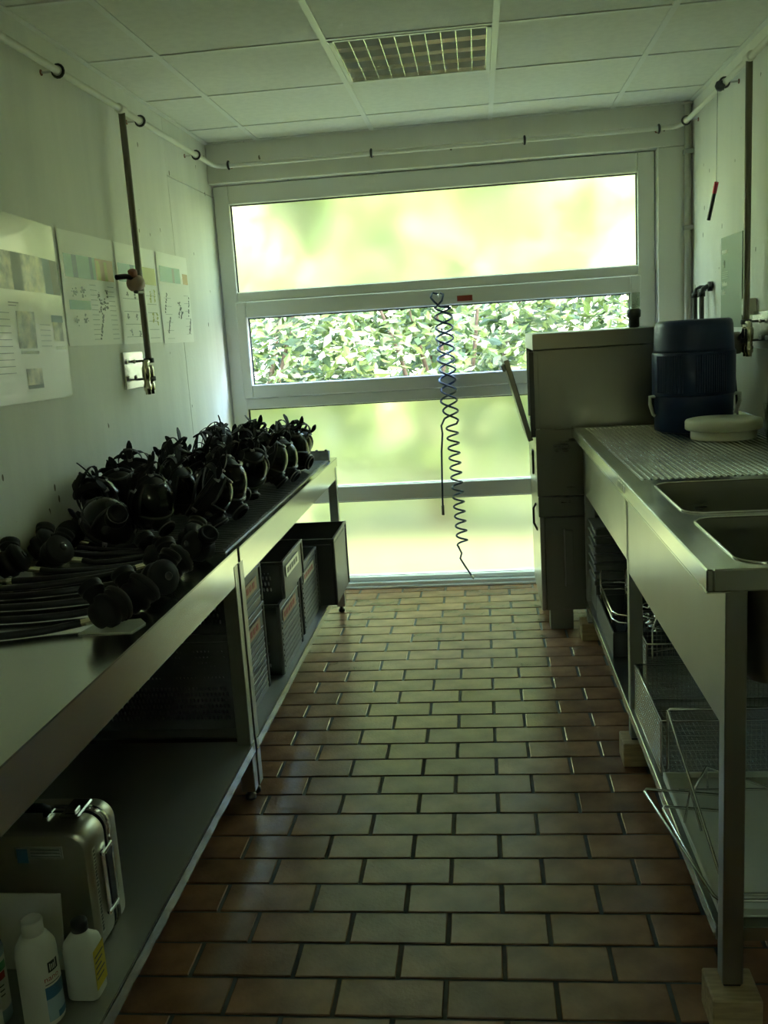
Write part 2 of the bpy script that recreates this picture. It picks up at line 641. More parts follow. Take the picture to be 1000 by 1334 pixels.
tile_cache = {}
rest = MB()
n_tiles = 0
for k in range(-24, 29):
    y0 = k * TP
    ph = 0.0 if k % 2 == 0 else 0.136
    for j in range(-7, 8):
        a = j * TQ + ph
        x0, x1 = max(a + (TQ - TW) / 2, XL + .004), min(a + TQ - (TQ - TW) / 2, XR - .004)
        if x1 - x0 < 0.03:
            continue
        ya, yb = y0 + (TP - TD) / 2, min(y0 + TP - (TP - TD) / 2, YW - 0.004)
        if yb - ya < 0.02 or ya < YF:
            continue
        cx, cy = (x0 + x1) / 2, (ya + yb) / 2
        seen = (-0.4 < cy and -0.80 < cx < 0.72) or (-0.4 < cy < 0.5 and cx < 1.0 and cx > 0)
        if seen and n_tiles < 298:
            key = (round(x1 - x0, 3), round(yb - ya, 3))
            if key not in tile_cache:
                tile_cache[key] = tile_mesh(*key).mesh('tile')
            o = bpy.data.objects.new('tile', tile_cache[key])
            COL.objects.link(o)
            o.parent = fl
            o.location = Vector((cx, cy, random.uniform(-.0006, .0006))) - fo
            o.rotation_euler = (random.uniform(-.003, .003), random.uniform(-.002, .002), random.uniform(-.003, .003))
            n_tiles += 1
        else:
            tb = tile_mesh(x1 - x0, yb - ya)
            rest.add([p + Vector((cx, cy, 0)) for p in tb.v], tb.f, M_TILE)
o = rest.build('tile_remainder', fl, fo)
o['kind'] = 'stuff'

# walls
wl = MB().box(XL - 0.2, XL - 0.02, YF, YW + 0.2, -0.12, ZC + 0.3, M_WALL_L).build('wall_left')
structure(wl, 'left wall of off-white painted concrete panels', 'wall')
for (ya, yb, za, zb) in ((YF, 2.742, 0, ZC + .2), (2.745, YW + .05, 0, 2.275), (2.745, YW + .05, 2.2775, ZC + .2)):
    MB().box(XL - 0.02, XL, ya, yb, za, zb, M_WALL_L, bev=0.002).build('concrete_panel', wl)
wr = MB().box(XR, XR + 0.2, YF, YW + 0.2, -0.12, ZC + 0.3, M_WALL).build('wall_right')
structure(wr, 'right wall of smooth off-white paint', 'wall')
wb = MB()
XO = 1.105
wb.box(XL, XR, YB, YW + 0.2, 2.335, ZC + 0.3, M_BEAM, bev=0.004)      # lintel beam
wb.box(XO, XR, YB, YW + 0.2, -0.12, 2.335, M_BEAM, bev=0.004)         # pier
wb = wb.build('wall_back')
structure(wb, 'back wall lintel beam and narrow pier around the window', 'wall')
wf = MB()
RX0, RX1, RZ0, RZ1 = -.15, .27, 1.70, 2.10        # opening for the added frosted fill window, unseen behind the viewer
for (x0, x1, z0, z1) in ((XL - .2, RX0, -.12, ZC + .3), (RX1, XR + .2, -.12, ZC + .3), (RX0, RX1, -.12, RZ0), (RX0, RX1, RZ1, ZC + .3)):
    wf.box(x0, x1, YF - .2, YF, z0, z1, M_WALL)
wf = wf.build('wall_front')
structure(wf, 'plain off-white wall behind the viewer', 'wall')

# ceiling: slab, mineral tiles, T-bars
ce = MB().box(XL - .2, XR + .2, YF - .2, YW + .2, ZC + 0.30, ZC + 0.45, M_ROOF).build('ceiling')
structure(ce, 'suspended ceiling of pale mineral tiles in a white grid', 'ceiling')
gx = [XL, -1.015, -0.385, 0.245, 0.875, XR]
gy = [YB]
yy = 3.115
while yy > YF:
    gy.append(yy)
    yy -= 0.625
gy.append(YF)
gy = sorted(set(gy))
LAMP_CELL = None
for i in range(len(gx) - 1):
    for j in range(len(gy) - 1):
        if i == 2 and abs(gy[j] - 1.865) < 0.01:
            LAMP_CELL = (gx[i], gx[i + 1], gy[j], gy[j + 1])
            continue
        MB().box(gx[i] + .006, gx[i + 1] - .006, gy[j] + .006, gy[j + 1] - .006, ZC + 0.003, ZC + 0.018, M_CEIL,
                 bev=0.003).build('ceiling_tile', ce)
for x in gx[1:-1]:
    MB().box(x - .012, x + .012, YF, YB, ZC - 0.002, ZC + 0.0025, M_TBAR).build('grid_bar', ce)
for y in gy[1:-1]:
    for i in range(len(gx) - 1):
        MB().box(gx[i] + .012, gx[i + 1] - .012, y - .009, y + .009, ZC - 0.001, ZC + 0.0025, M_TBAR).build('cross_bar', ce)
for (x0, x1) in ((XL, XL + .022), (XR - .022, XR)):
    MB().box(x0, x1, YF, YB, ZC - 0.003, ZC + 0.002, M_TBAR).build('edge_angle', ce)
MB().box(XL + .022, XR - .022, YB - .02, YB, ZC - 0.003, ZC + 0.002, M_TBAR).build('edge_angle', ce)

# recessed louvre luminaire
x0, x1, y0, y1 = LAMP_CELL
lx0, lx1, ly0, ly1 = x0 + .014, x1 - .014, y0 + .012, y1 - .012
lt_ = thing('ceiling_light', ((lx0 + lx1) / 2, (ly0 + ly1) / 2, ZC - .002),
            'square recessed louvre light with mirrored reflectors set in the ceiling', 'light')
b = MB()
b.box(lx0, lx1, ly0, ly1, ZC + .085, ZC + .09, M_DARKV)
for (a0, a1, b0, b1) in ((lx0, lx0 + .004, ly0, ly1), (lx1 - .004, lx1, ly0, ly1), (lx0, lx1, ly0, ly0 + .004), (lx0, lx1, ly1 - .004, ly1)):
    b.box(a0, a1, b0, b1, ZC - .001, ZC + .086, M_DARKV)
b.build('housing', lt_)
b = MB()
for (a0, a1, b0, b1) in ((lx0, lx0 + .016, ly0, ly1), (lx1 - .016, lx1, ly0, ly1), (lx0, lx1, ly0, ly0 + .016), (lx0, lx1, ly1 - .016, ly1)):
    b.box(a0, a1, b0, b1, ZC - .003, ZC + .001, M_TBAR)
b.build('trim_frame', lt_)
ix0, ix1, iy0, iy1 = lx0 + .018, lx1 - .018, ly0 + .018, ly1 - .018
lane = (iy1 - iy0) / 4
for i in range(4):
    ya = iy0 + i * lane
    b = MB()                      # curved reflector trough
    prof = []
    for q_ in range(9):
        t_ = q_ / 8
        prof.append((ya + .008 + (lane - .016) * t_, ZC + .012 + .062 * math.sin(PI * t_) ** 0.7))
    vs_ = [(x, y, z) for (y, z) in prof for x in (ix0, ix1)]
    b.add(vs_, [(2 * q_, 2 * q_ + 1, 2 * q_ + 3, 2 * q_ + 2) for q_ in range(8)], M_TROUGH, True)
    b.build('reflector', lt_)
    MB().cyl((ix0 + .01, ya + lane / 2, ZC + .040), (ix1 - .01, ya + lane / 2, ZC + .040), .015, M_TUBE, n=12).build('lamp_tube', lt_)
for i in range(5):
    ya = iy0 + i * lane
    b = MB()
    b.add([(ix0, ya, ZC), (ix1, ya, ZC), (ix1, ya - .008, ZC + .03), (ix0, ya - .008, ZC + .03), (ix0, ya + .008, ZC + .03), (ix1, ya + .008, ZC + .03)],
          [(0, 1, 2, 3), (1, 0, 4, 5), (3, 2, 5, 4)], M_MIRROR)
    b.build('long_louvre', lt_)
for i in range(11):
    xa = ix0 + (ix1 - ix0) * i / 10
    for l_ in range(4):
        ya = iy0 + l_ * lane
        MB().box(xa - .0012, xa + .0012, ya + .004, ya + lane - .004, ZC + .001, ZC + .034, M_MIRROR).build('cross_louvre', lt_)

# ------------------------------------------------------------------ window
FX0, FX1, FZ0, FZ1 = XL + .008, XO - .006, 0.0, 2.33
YI, YO = YW - 0.035, YW + 0.045      # frame inner / outer face
wn = MB()
gl1 = (-1.212, 1.010, 1.752, 2.228)
gl2 = (-1.166, 0.968, 1.228, 1.606)
gl3 = (-1.210, 1.010, 0.612, 1.090)
gl4 = (-1.205, 1.010, 0.062, 0.520)
wn.box(FX0, gl1[0], YI, YO, FZ0, FZ1, M_FRAME, bev=.004)
wn.box(gl1[1], FX1, YI, YO, FZ0, FZ1, M_FRAME, bev=.004)
for (za, zb) in ((2.228, FZ1), (1.700, 1.752), (1.090, 1.150), (.520, .612), (.035, .062)):
    wn.box(gl1[0], gl1[1], YI, YO, za, zb, M_FRAME, bev=.004)
win = wn.build('window_1')
structure(win, 'wide white framed window with three frosted bands and one clear band', 'window')
sa = MB()     # hinged sash round the clear pane, standing a little proud of the frame
sx0, sx1, sz0, sz1 = gl1[0] - .012, gl1[1] + .012, 1.153, 1.697
sa.box(sx0, gl2[0], YI - .014, YO - .02, sz0, sz1, M_FRAME, bev=.005)
sa.box(gl2[1], sx1, YI - .014, YO - .02, sz0, sz1, M_FRAME, bev=.005)
sa.box(gl2[0], gl2[1], YI - .014, YO - .02, gl2[3], sz1, M_FRAME, bev=.005)
sa.box(gl2[0], gl2[1], YI - .014, YO - .02, sz0, gl2[2], M_FRAME, bev=.005)
sash = sa.build('sash', win)
MB().box(-1.02, -.97, YI - .018, YI - .013, 1.150, 1.158, M_FRAME).build('hinge_plate', sash)
for g, fro in ((gl1, 1), (gl2, 0), (gl3, 1), (gl4, 1)):
    e = .007
    b = MB()
    for (a0, a1, c0, c1) in ((g[0] - e, g[0] + e, g[2], g[3]), (g[1] - e, g[1] + e, g[2], g[3]), (g[0], g[1], g[2] - e, g[2] + .002), (g[0], g[1], g[3] - e, g[3] + e)):
        b.box(a0, a1, YW - .012, YW - .004, c0, c1, M_GASKET)
    b.build('gasket', win)
    b = MB()
    yi, yo = YW, YW + .006
    p = [(g[0], yi, g[2]), (g[1], yi, g[2]), (g[1], yi, g[3]), (g[0], yi, g[3])]
    q_ = [(a, yo, c) for (a, _, c) in p]
    if fro:
        b.add(p, [(0, 1, 2, 3)], M_FROST)
        pane = b.build('frosted_pane', win)
    else:
        b.add(p, [(0, 1, 2, 3)], M_CLEAR)
        pane = b.build('clear_pane', win)
s_ = MB()
s_.box(FX0, FX1, YI - .035, YO, .012, .035, M_ALU, bev=.003)
s_.box(FX0, FX1, YI - .05, YI - .03, 0.0, .014, M_ALU, bev=.003)
s_.build('threshold_sill', win)
lb = at(583, 386, 'y', YI - .014)
MB().box(-.085, .015, YI - .0155, YI - .0142, 1.634, 1.652, mat('label_white', (.85, .86, .82), rough=.4)).build('white_label', sash)
MB().box(.028, .112, YI - .0155, YI - .0142, 1.622, 1.652, M_LRED).build('red_label', sash)
hk = MB()
hk.tube([(-.075, YI - .012, 1.655), (-.075, YI - .05, 1.655), (-.075, YI - .058, 1.665)], .004, M_ZINC, n=8)
hk.build('hook', sash)

# unseen frosted fill window, added to bring faint front light into the room
w2 = MB()
for (x0, x1, z0, z1) in ((RX0, RX0 + .05, RZ0, RZ1), (RX1 - .05, RX1, RZ0, RZ1), (RX0 + .05, RX1 - .05, RZ0, RZ0 + .05), (RX0 + .05, RX1 - .05, RZ1 - .05, RZ1)):
    w2.box(x0, x1, YF - .13, YF - .06, z0, z1, M_FRAME, bev=.004)
w2 = w2.build('fill_window')
structure(w2, 'added frosted fill window behind the viewer, letting in faint front light', 'window')
MB().add([(RX1 - .05, YF - .09, RZ0 + .05), (RX0 + .05, YF - .09, RZ0 + .05), (RX0 + .05, YF - .09, RZ1 - .05), (RX1 - .05, YF - .09, RZ1 - .05)], [(0, 1, 2, 3)], M_FROST).build('frosted_pane', w2)

# ------------------------------------------------------------------ outside: ground, shrubs and trees
gd = MB().box(-26, 26, -14, 26, -.35, -.12, M_GRASS).build('ground')
structure(gd, 'gravel ground outside beyond the window', 'ground')


def foliage(center, rad, n, size, mats, rng, shell=0.35):
    b = MB()
    ids = [b.slot(m_) for m_ in mats]
    for _ in range(n):
        while True:
            p = Vector((rng.uniform(-1, 1), rng.uniform(-1, 1), rng.uniform(-1, 1)))
            if shell < p.length < 1:
                break
        lump = 1 + .22 * math.sin(p.x * 7 + center[0]) * math.sin(p.z * 6) + .12 * math.sin(p.y * 11)
        c = Vector(center) + Vector((p.x * rad[0], p.y * rad[1], p.z * rad[2])) * lump
        if c.z < 0.0:
            continue
        s_ = size * rng.uniform(.6, 1.35)
        ax = Vector((rng.gauss(0, 1), rng.gauss(-.3, .8), rng.gauss(-.35, .5))).normalized()
        nr = Vector((rng.gauss(0.1, .4), rng.gauss(-.45, .4), rng.gauss(.9, .3)))
        sd_ = ax.cross(nr)
        if sd_.length < 1e-4:
            continue
        sd_.normalize()
        nr = sd_.cross(ax).normalized()
        L, W = s_ * 1.15, s_ * .27
        k = len(b.v)
        b.v += [c, c + ax * L * .45 + sd_ * W - nr * W * .25, c + ax * L, c + ax * L * .45 - sd_ * W - nr * W * .25, c + ax * L * .45]
        mi = rng.choices(ids, (5, 1.8, 3))[0]
        for f in ((0, 1, 4), (1, 2, 4), (2, 3, 4), (3, 0, 4)):
            b.f.append(tuple(k + a for a in f)); b.mi.append(mi); b.sm.append(False)
    return b


rng = random.Random(3)
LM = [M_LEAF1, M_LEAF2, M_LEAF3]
hg = thing('hedge', (0, 6.5, -.12), 'dense sunlit leafy hedge growing outside behind the clear pane', 'hedge')
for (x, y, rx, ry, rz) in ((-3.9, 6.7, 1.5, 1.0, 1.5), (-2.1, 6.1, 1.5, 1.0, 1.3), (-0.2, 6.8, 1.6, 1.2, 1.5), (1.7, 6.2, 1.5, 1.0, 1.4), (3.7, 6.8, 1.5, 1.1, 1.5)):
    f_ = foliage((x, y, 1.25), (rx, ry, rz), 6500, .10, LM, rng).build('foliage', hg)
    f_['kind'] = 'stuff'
    for q_ in range(5):
        a = rng.uniform(0, 6.28)
        e_ = Vector((x + math.cos(a) * rx * .6, y + math.sin(a) * ry * .5, 2.2 + rng.uniform(-.3, .4)))
        s0 = Vector((x + math.cos(a) * .1, y + math.sin(a) * .1, -.12))
        MB().tube([s0, s0.lerp(e_, .5) + Vector((.06, 0, .12)), e_], .02, M_BARK, n=6, rr=[.03, .02, .008]).build('stem', hg)
trs = [(-19.0, 12.5, 4.5, 2.5, 'broadleaf tree at the far left of the tree row'),
       (-9.8, 12.0, 4.3, 2.5, 'broadleaf tree left of centre in the tree row'),
       (-0.6, 12.4, 4.6, 2.5, 'broadleaf tree in the centre of the tree row'),
       (8.6, 12.0, 4.5, 2.5, 'broadleaf tree right of centre in the tree row'),
       (17.8, 12.6, 4.5, 2.5, 'broadleaf tree at the far right of the tree row')]
for (x, y, zc, r_, lab) in trs:
    t_ = thing('tree', (x, y, -.12), lab, 'tree')
    f_ = foliage((x, y, zc + 1), (r_ * 1.36, r_ * .8, 5.4), 12000, .38, [M_LEAF4, M_LEAF1, M_LEAF3], rng).build('foliage', t_)
    f_['kind'] = 'stuff'
    MB().tube([(x, y, -.12), (x + .05, y, 1.8), (x - .05, y, 4.0)], .16, M_BARK, n=8, rr=[.2, .16, .09]).build('trunk', t_)
#PART2

# ------------------------------------------------------------------ work tables along the left wall
ZT = 0.845


def work_table(name, xf, ya, yb, label, legs_y):
    t_ = thing(name, ((XL + xf) / 2, (ya + yb) / 2, 0), label, 'table')
    xb = XL + .015
    b = MB()
    b.box(xb, xf, ya, yb, ZT - .004, ZT, M_STEEL)
    b.box(xf - .004, xf, ya, yb, ZT - .048, ZT - .001, M_STEEL, bev=.0015)
    b.box(xb, xf, ya, ya + .004, ZT - .048, ZT - .001, M_STEEL)
    b.box(xb, xf, yb - .004, yb, ZT - .048, ZT - .001, M_STEEL)
    b.build('tabletop', t_)
    b = MB()
    b.box(xf - .045, xf - .006, ya + .0003, yb - .0003, ZT - .115, ZT - .012, M_STEEL, bev=.002)
    b.box(xb, xb + .04, ya + .003, yb - .003, ZT - .115, ZT - .012, M_STEEL)
    for y in (ya + .003, yb - .043):
        b.box(xb + .04, xf - .045, y, y + .04, ZT - .115, ZT - .012, M_STEEL)
    b.build('apron', t_)
    b = MB()
    b.box(xb, xf - .003, ya + .02, yb - .02, .194, .20, M_SHELF)
    b.box(xf - .007, xf - .003, ya + .005, yb - .005, .158, .20, M_STEEL, bev=.0015)
    b.box(xb, xf - .003, ya + .02, ya + .024, .158, .198, M_STEEL)
    b.box(xb, xf - .003, yb - .024, yb - .02, .158, .198, M_STEEL)
    b.build('shelf', t_)
    for y in legs_y:
        for x in (xf - .0495, xb + .005):
            lg = MB().box(x, x + .045, y, y + .045,   .035, ZT - .050, M_STEELV, bev=.002).build('leg', t_)
            MB().lathe([(.012, .0), (.018, .004), (.018, .018), (.011, .02), (.011, .04)], (x + .022, y + .022, 0), M_BLACK, n=12).build('foot', lg)
    return t_


XF1, XF2 = -0.639, -0.643
work_table('work_table', XF1, 1.0, 3.055, 'long stainless steel work table reaching to the window, covered in masks', (1.0005, 3.008))
work_table('work_table', XF2, -1.35, 0.999, 'near stainless steel work table with hoses on top and a case on its shelf', (-1.34, 0.953))

# rubber mat under the masks, with an upturned ribbed end
mt = thing('rubber_mat', (-.97, 1.9, ZT), 'black rubber mat with upturned ribbed end under the masks', 'mat')
b = MB()
b.box(XL + .02, -.664, .93, 2.93, ZT + .0005, ZT + .004, M_MAT)
for k in range(70):
    y = .95 + k * .028
    b.box(XL + .03, -.67 - random.uniform(0, .006), y, y + .016, ZT + .004, ZT + .0062, M_MAT)
b.build('sheet', mt)
b = MB()
b.add([(XL + .02, 2.915, ZT + .004), (-.655, 2.915, ZT + .004), (-.668, 2.965, ZT + .05), (XL + .02, 2.965, ZT + .05),
       (XL + .02, 2.945, ZT + .001), (-.655, 2.945, ZT + .001), (-.66, 2.975, ZT + .046), (XL + .02, 2.975, ZT + .046)],
      [(0, 1, 2, 3), (5, 4, 7, 6), (0, 4, 5, 1), (3, 2, 6, 7), (1, 5, 6, 2), (0, 3, 7, 4)], M_MAT)
b.build('upturned_end', mt)
for k in range(13):
    x = XL + .05 + k * .048
    MB().lathe([(.008, 0), (.008, .006), (.004, .009), (0, .009)], (x, 2.968, ZT + .046), M_MAT, n=8).build('knob', mt)


# ------------------------------------------------------------------ breathing masks
def egg(az, el, s=1.0):
    """front shell of a face mask: az -90..90 (0 = +x), el -90..90"""
    ca, sa = math.cos(az), math.sin(az)
    ce, se = math.cos(el), math.sin(el)
    z = .108 + .105 * se * s
    wy = .080 + .012 * se
    return Vector((.020 + .098 * ce * ca * s, wy * ce * sa * s, z))


def mask_proto(variant):
    rg = random.Random(40 + variant)
    t_ = thing('breathing_mask', (0, 0, 0), 'mask', 'mask')
    b = MB()
    N, K = 12, 10
    grid = [egg(-PI / 2 + PI * i / N, -PI / 2 + PI * j / K) for j in range(K + 1) for i in range(N + 1)]
    fs = [(j * (N + 1) + i, j * (N + 1) + i + 1, (j + 1) * (N + 1) + i + 1, (j + 1) * (N + 1) + i) for j in range(K) for i in range(N)]
    b.add(grid, fs, M_RUBBER, True)
    inner = [Vector((p.x * .88 - .004, p.y * .9, .108 + (p.z - .108) * .9)) for p in grid]
    b.add(inner, [tuple(reversed(f)) for f in fs], M_RUBBER, True)
    rim = [egg(PI / 2, -PI / 2 + PI * j / 12) for j in range(13)] + [egg(-PI / 2, PI / 2 - PI * j / 12) for j in range(1, 12)]
    b.tube([p + Vector((-.006, 0, 0)) for p in rim], .010, M_RUBBER, n=7, closed=True)
    b.build('face_piece', t_)
    # panoramic visor
    a0, e0, e1 = math.radians(66), math.radians(-8), math.radians(58)
    N, K = 12, 6
    g_ = [egg(-a0 + 2 * a0 * i / N, e0 + (e1 - e0) * j / K, 1.055) for j in range(K + 1) for i in range(N + 1)]
    fs = [(j * (N + 1) + i, j * (N + 1) + i + 1, (j + 1) * (N + 1) + i + 1, (j + 1) * (N + 1) + i) for j in range(K) for i in range(N)]
    vz = MB().add(g_, fs, M_VISOR, True).build('visor', t_)
    lp = [egg(-a0 + 2 * a0 * i / 14, e0, 1.06) for i in range(15)] + [egg(a0, e0 + (e1 - e0) * j / 6, 1.06) for j in range(1, 6)] + \
         [egg(a0 - 2 * a0 * i / 14, e1, 1.06) for i in range(15)] + [egg(-a0, e1 - (e1 - e0) * j / 6, 1.06) for j in range(1, 6)]
    MB().tube(lp, .0062, M_VFRAME, n=6, closed=True).build('visor_frame', vz)
    # connector snout
    c = Vector((.098, 0, .062)); d = Vector((.93, 0, -.36)).normalized()
    b = MB()
    b.lathe([(.040, -.012), (.038, .008), (.031, .012), (.031, .030), (.035, .031), (.035, .044), (.028, .046), (.025, .046), (.024, .024), (0, .024)], c, M_RUBBER, n=18, axis=d)
    sn = b.build('connector', t_)
    MB().tube([c + d * .034 + (Vector((0, math.cos(a), 0)) + d.cross(Vector((0, 1, 0))) * math.sin(a)) * .0352 for a in [2 * PI * q_ / 16 for q_ in range(16)]],
              .0028, M_BUCKLE, n=5, closed=True).build('connector_ring', sn)
    for sgn in (-1, 1):
        p = egg(sgn * math.radians(48), math.radians(-34), 1.0)
        n_ = (p - Vector((.02, 0, .108))).normalized()
        MB().lathe([(.017, -.006), (.017, .007), (.013, .010), (0, .010)], p, M_VFRAME, n=12, axis=n_).build('valve_cap', t_)
    # harness
    plate = Vector((-.055 + rg.uniform(-.01, .02), rg.uniform(-.015, .015), .195 + rg.uniform(-.02, .03)))
    anchors = [egg(PI / 2, math.radians(38)), egg(-PI / 2, math.radians(38)), egg(PI / 2, math.radians(-40)), egg(-PI / 2, math.radians(-40)), egg(0, PI / 2)]
    for k, a in enumerate(anchors):
        out = (a - Vector((.02, 0, .108))).normalized()
        p1 = a + out * .022 + Vector((-.012, 0, .012))
        p2 = a.lerp(plate, .55) + out * (.035 + rg.uniform(-.008, .012)) + Vector((-.02, 0, .015 + rg.uniform(0, .025)))
        side = Vector((1, 0, 0)) if k == 4 else Vector((.3, 0, 1))
        side = Vector((0, 1, 0)) if k == 4 else out.cross(Vector((-1, 0, .2)))
        curve = []
        for q_ in range(9):
            u = q_ / 8
            curve.append(a * (1 - u) ** 3 + p1 * 3 * u * (1 - u) ** 2 + p2 * 3 * u * u * (1 - u) + plate * u ** 3)
        st = MB().ribbon(curve, .022, side, M_RUBBER2, .0032).build('strap', t_)
        bd = MB()
        n_ = out
        tf = Matrix.Translation(a + out * .008) @ out.to_track_quat('Z', 'Y').to_matrix().to_4x4()
        bd.box(-.012, .012, -.009, .009, -.003, .004, M_BUCKLE, bev=.0025, tf=tf)
        bd.build('buckle', st)
        if True:      # loose strap end standing up as a paddle
            dirv = Vector((rg.uniform(-.5, .5), rg.uniform(-.5, .5) + out.y * .3, 1 if k not in (2, 3) else .5)).normalized()
            ln = .045 + rg.uniform(0, .03)
            pts = [a + out * .012 + dirv * (ln * q_ / 6) + Vector((-.012, 0, 0)) * (q_ / 6) ** 2 for q_ in range(7)]
            MB().ribbon(pts, [.010, .014, .018, .022, .023, .018, .006], Vector((.3, 1, 0)) if k == 4 else Vector((1, .3, 0)), M_RUBBER2, .004).build('strap_end', t_)
    MB().lathe([(.024, -.002), (.026, 0), (.024, .003), (0, .003)], plate, M_RUBBER2, n=14, axis=Vector((-.8, .1, .5))).build('head_plate', t_)
    # neck strap loop standing up over the mask
    if variant != 2:
        lo_ = []
        for q_ in range(13):
            u = PI * q_ / 12
            lo_.append(Vector((.0 + .035 * math.sin(u), -.045 * math.cos(u), .195 + (.065 + .02 * variant) * math.sin(u))))
        MB().ribbon(lo_, .013, Vector((1, 0, 0)), M_RUBBER2, .003).build('carrying_strap', t_)
    return t_


def rest_on(o, z):
    """lower or raise a mask so that its lowest point touches height z"""
    rm = o.rotation_euler.to_matrix() @ Matrix.Diagonal(o.scale)

    def low(q_):
        m_ = min(((rm @ v.co).z for v in q_.data.vertices), default=9) if q_.type == 'MESH' else 9
        return min([m_] + [low(c) for c in q_.children])
    o.location.z = z - low(o)


protos = [mask_proto(k) for k in range(3)]
rows = [1.245, 1.45, 1.655, 1.86, 2.065, 2.27, 2.475, 2.665]
cols = [-1.195, -1.03, -0.865]
ROWN = ['nearest row', 'second row', 'third row', 'fourth row', 'fifth row', 'sixth row', 'seventh row', 'last row']
COLN = ['beside the wall', 'in the middle', 'on the aisle side']
used = [False] * 3
kk = 0
for r_, y in enumerate(rows):
    for c_, x in enumerate(cols):
        v_ = (r_ * 2 + c_ * 1) % 3
        if not used[v_]:
            o = protos[v_]; used[v_] = True
        else:
            o = copy_tree(protos[v_])
        xs = x + random.uniform(-.02, .02) + (.07 if (c_ == 2 and r_ >= 5) else 0) + (.035 if (c_ == 1 and r_ >= 5) else 0)
        o.location = (xs, y + random.uniform(-.025, .025), ZT + .016)
        yaw = math.radians((0, 10, -10)[c_] + random.uniform(-65, 65))
        sc_ = random.uniform(.88, .98)
        o.scale = (sc_, sc_, sc_ * random.uniform(.95, 1.05))
        o.rotation_euler = (random.uniform(-.25, .25), random.uniform(.25, .85) if (r_ + c_) % 4 else random.uniform(-.2, .1), yaw)
        rest_on(o, ZT + .007)
        o['label'] = 'black rubber breathing mask in the %s of the pile, %s' % (ROWN[r_], COLN[c_])
        o['group'] = 'breathing masks on the work table'
# one mask lying on its back in front of the pile
o = copy_tree(protos[1])
o.location = (-1.03, 1.05, ZT + .055)
o.rotation_euler = (0.35, -0.95, math.radians(-60))
rest_on(o, ZT + .002)
o['label'] = 'black breathing mask lying back alone in front of the pile, visor up'
o['group'] = 'breathing masks on the work table'


# ------------------------------------------------------------------ lung demand valves with hoses
def regulator(x, y, ang, end, bow, label, tilt=0.0):
    """valve body at (x, y), outlet direction ang (deg), hose running to end"""
    t_ = thing('demand_valve', (x, y, ZT), label, 'valve', 'demand valves with hoses on the near table')
    a = math.radians(ang)
    d = Vector((math.cos(a), math.sin(a), 0))
    s_ = Vector((-d.y, d.x, 0))
    z = Vector((0, 0, 1))
    base = Vector((x, y, ZT))
    c = base + z * .049
    MB().lathe([(.022, -.050), (.030, -.046), (.032, -.028), (.041, -.024), (.043, -.010), (.039, -.006), (.039, .002), (.043, .006), (.042, .018), (0, .020)], c, M_RUBBER, n=20, axis=-s_ + z * (.35 + tilt)).build('body', t_)
    ax = (-s_ + z * (.35 + tilt)).normalized()
    cv = MB().lathe([(.044, -.002), (.046, .001), (.046, .009), (.041, .011), (.040, .015), (.034, .017), (.033, .020), (.012, .022), (0, .022)], c + ax * .014, M_RUBBER2, n=20, axis=ax).build('cover', t_)
    MB().lathe([(.012, 0), (.012, .004), (.009, .006), (0, .006)], c + ax * .035, M_VFRAME, n=12, axis=ax).build('button', cv)
    od = (d * .75 + z * .66).normalized()
    MB().lathe([(.024, .0), (.024, .036), (.028, .037), (.028, .043), (.025, .044), (.029, .050), (.029, .060), (.026, .062), (.020, .062), (.019, .03), (0, .03)],
               c - ax * .012 + od * .018, M_RUBBER, n=18, axis=od).build('outlet', t_)
    e = Vector((end[0], end[1], ZT + .0105))
    st = c + (e - c).normalized() * .03
    st.z = ZT + .024
    fit = st + (e - st).normalized() * .045
    fit.z = ZT + .016
    MB().tube([st, fit], .009, M_BRASS, n=8).build('hose_fitting', t_)
    mid = Vector(((fit.x + e.x) / 2, (fit.y + e.y) / 2 + bow, ZT + .0105))
    pts = []
    for q_ in range(17):
        u = q_ / 16
        p = fit * (1 - u) ** 2 + mid * 2 * u * (1 - u) + e * u * u
        p.z = max(ZT + .0105, fit.z * (1 - min(1, u * 6)) + (ZT + .0105) * min(1, u * 6)) + (.019 if False else 0)
        pts.append(p)
    MB().tube(pts, .0095, M_HOSE, n=8).build('hose', t_)
    dv = (pts[-1] - pts[-2]).normalized()
    cp = MB().tube([e, e + dv * .018, e + dv * .019, e + dv * .05], .009, M_BRASS, n=10, rr=[.011, .011, .0075, .0075]).build('coupling', t_)
    return t_


regs = [(-.735, .215, 150, (-1.27, .150), -.10, 'black demand valve nearest the viewer with hose along the bare tabletop'),
        (-.712, .335, 140, (-1.26, .300), -.10, 'black demand valve second from the viewer at the table edge'),
        (-.708, .470, 60, (-1.25, .390), -.09, 'round black demand valve with thick cover third from the viewer'),
        (-.720, .640, 125, (-1.24, .475), -.09, 'black demand valve with two curved rims beside the table joint'),
        (-.800, .745, 150, (-1.22, .560), -.08, 'black demand valve set back from the edge behind the joint'),
        (-.715, .815, -40, (-1.20, .640), -.07, 'black demand valve lying at the table joint with outlet over the edge'),
        (-.760, .930, 80, (-1.18, 1.04), -.05, 'black demand valve closest to the mask pile on the aisle side'),
        (-1.235, .720, 110, (-.87, .80), -.06, 'black demand valve by the wall with outlet pointing up'),
        (-1.150, .820, 70, (-.89, .875), -.05, 'black demand valve standing in front of the ones by the wall'),
        (-1.240, .935, 100, (-.93, .955), -.04, 'round open black demand valve by the wall behind the hoses'),
        (-1.225, 1.075, 40, (-.95, 1.03), -.03, 'black demand valve by the wall next to the lying mask')]
for k, (x, y, a, e, bw, lab) in enumerate(regs):
    regulator(x, y, a, e, bw, lab, tilt=random.uniform(-.2, .5))
MB_p = MB()
pp = [(-.80, .165), (-.675, .17), (-.665, .235), (-.69, .27), (-.79, .25)]
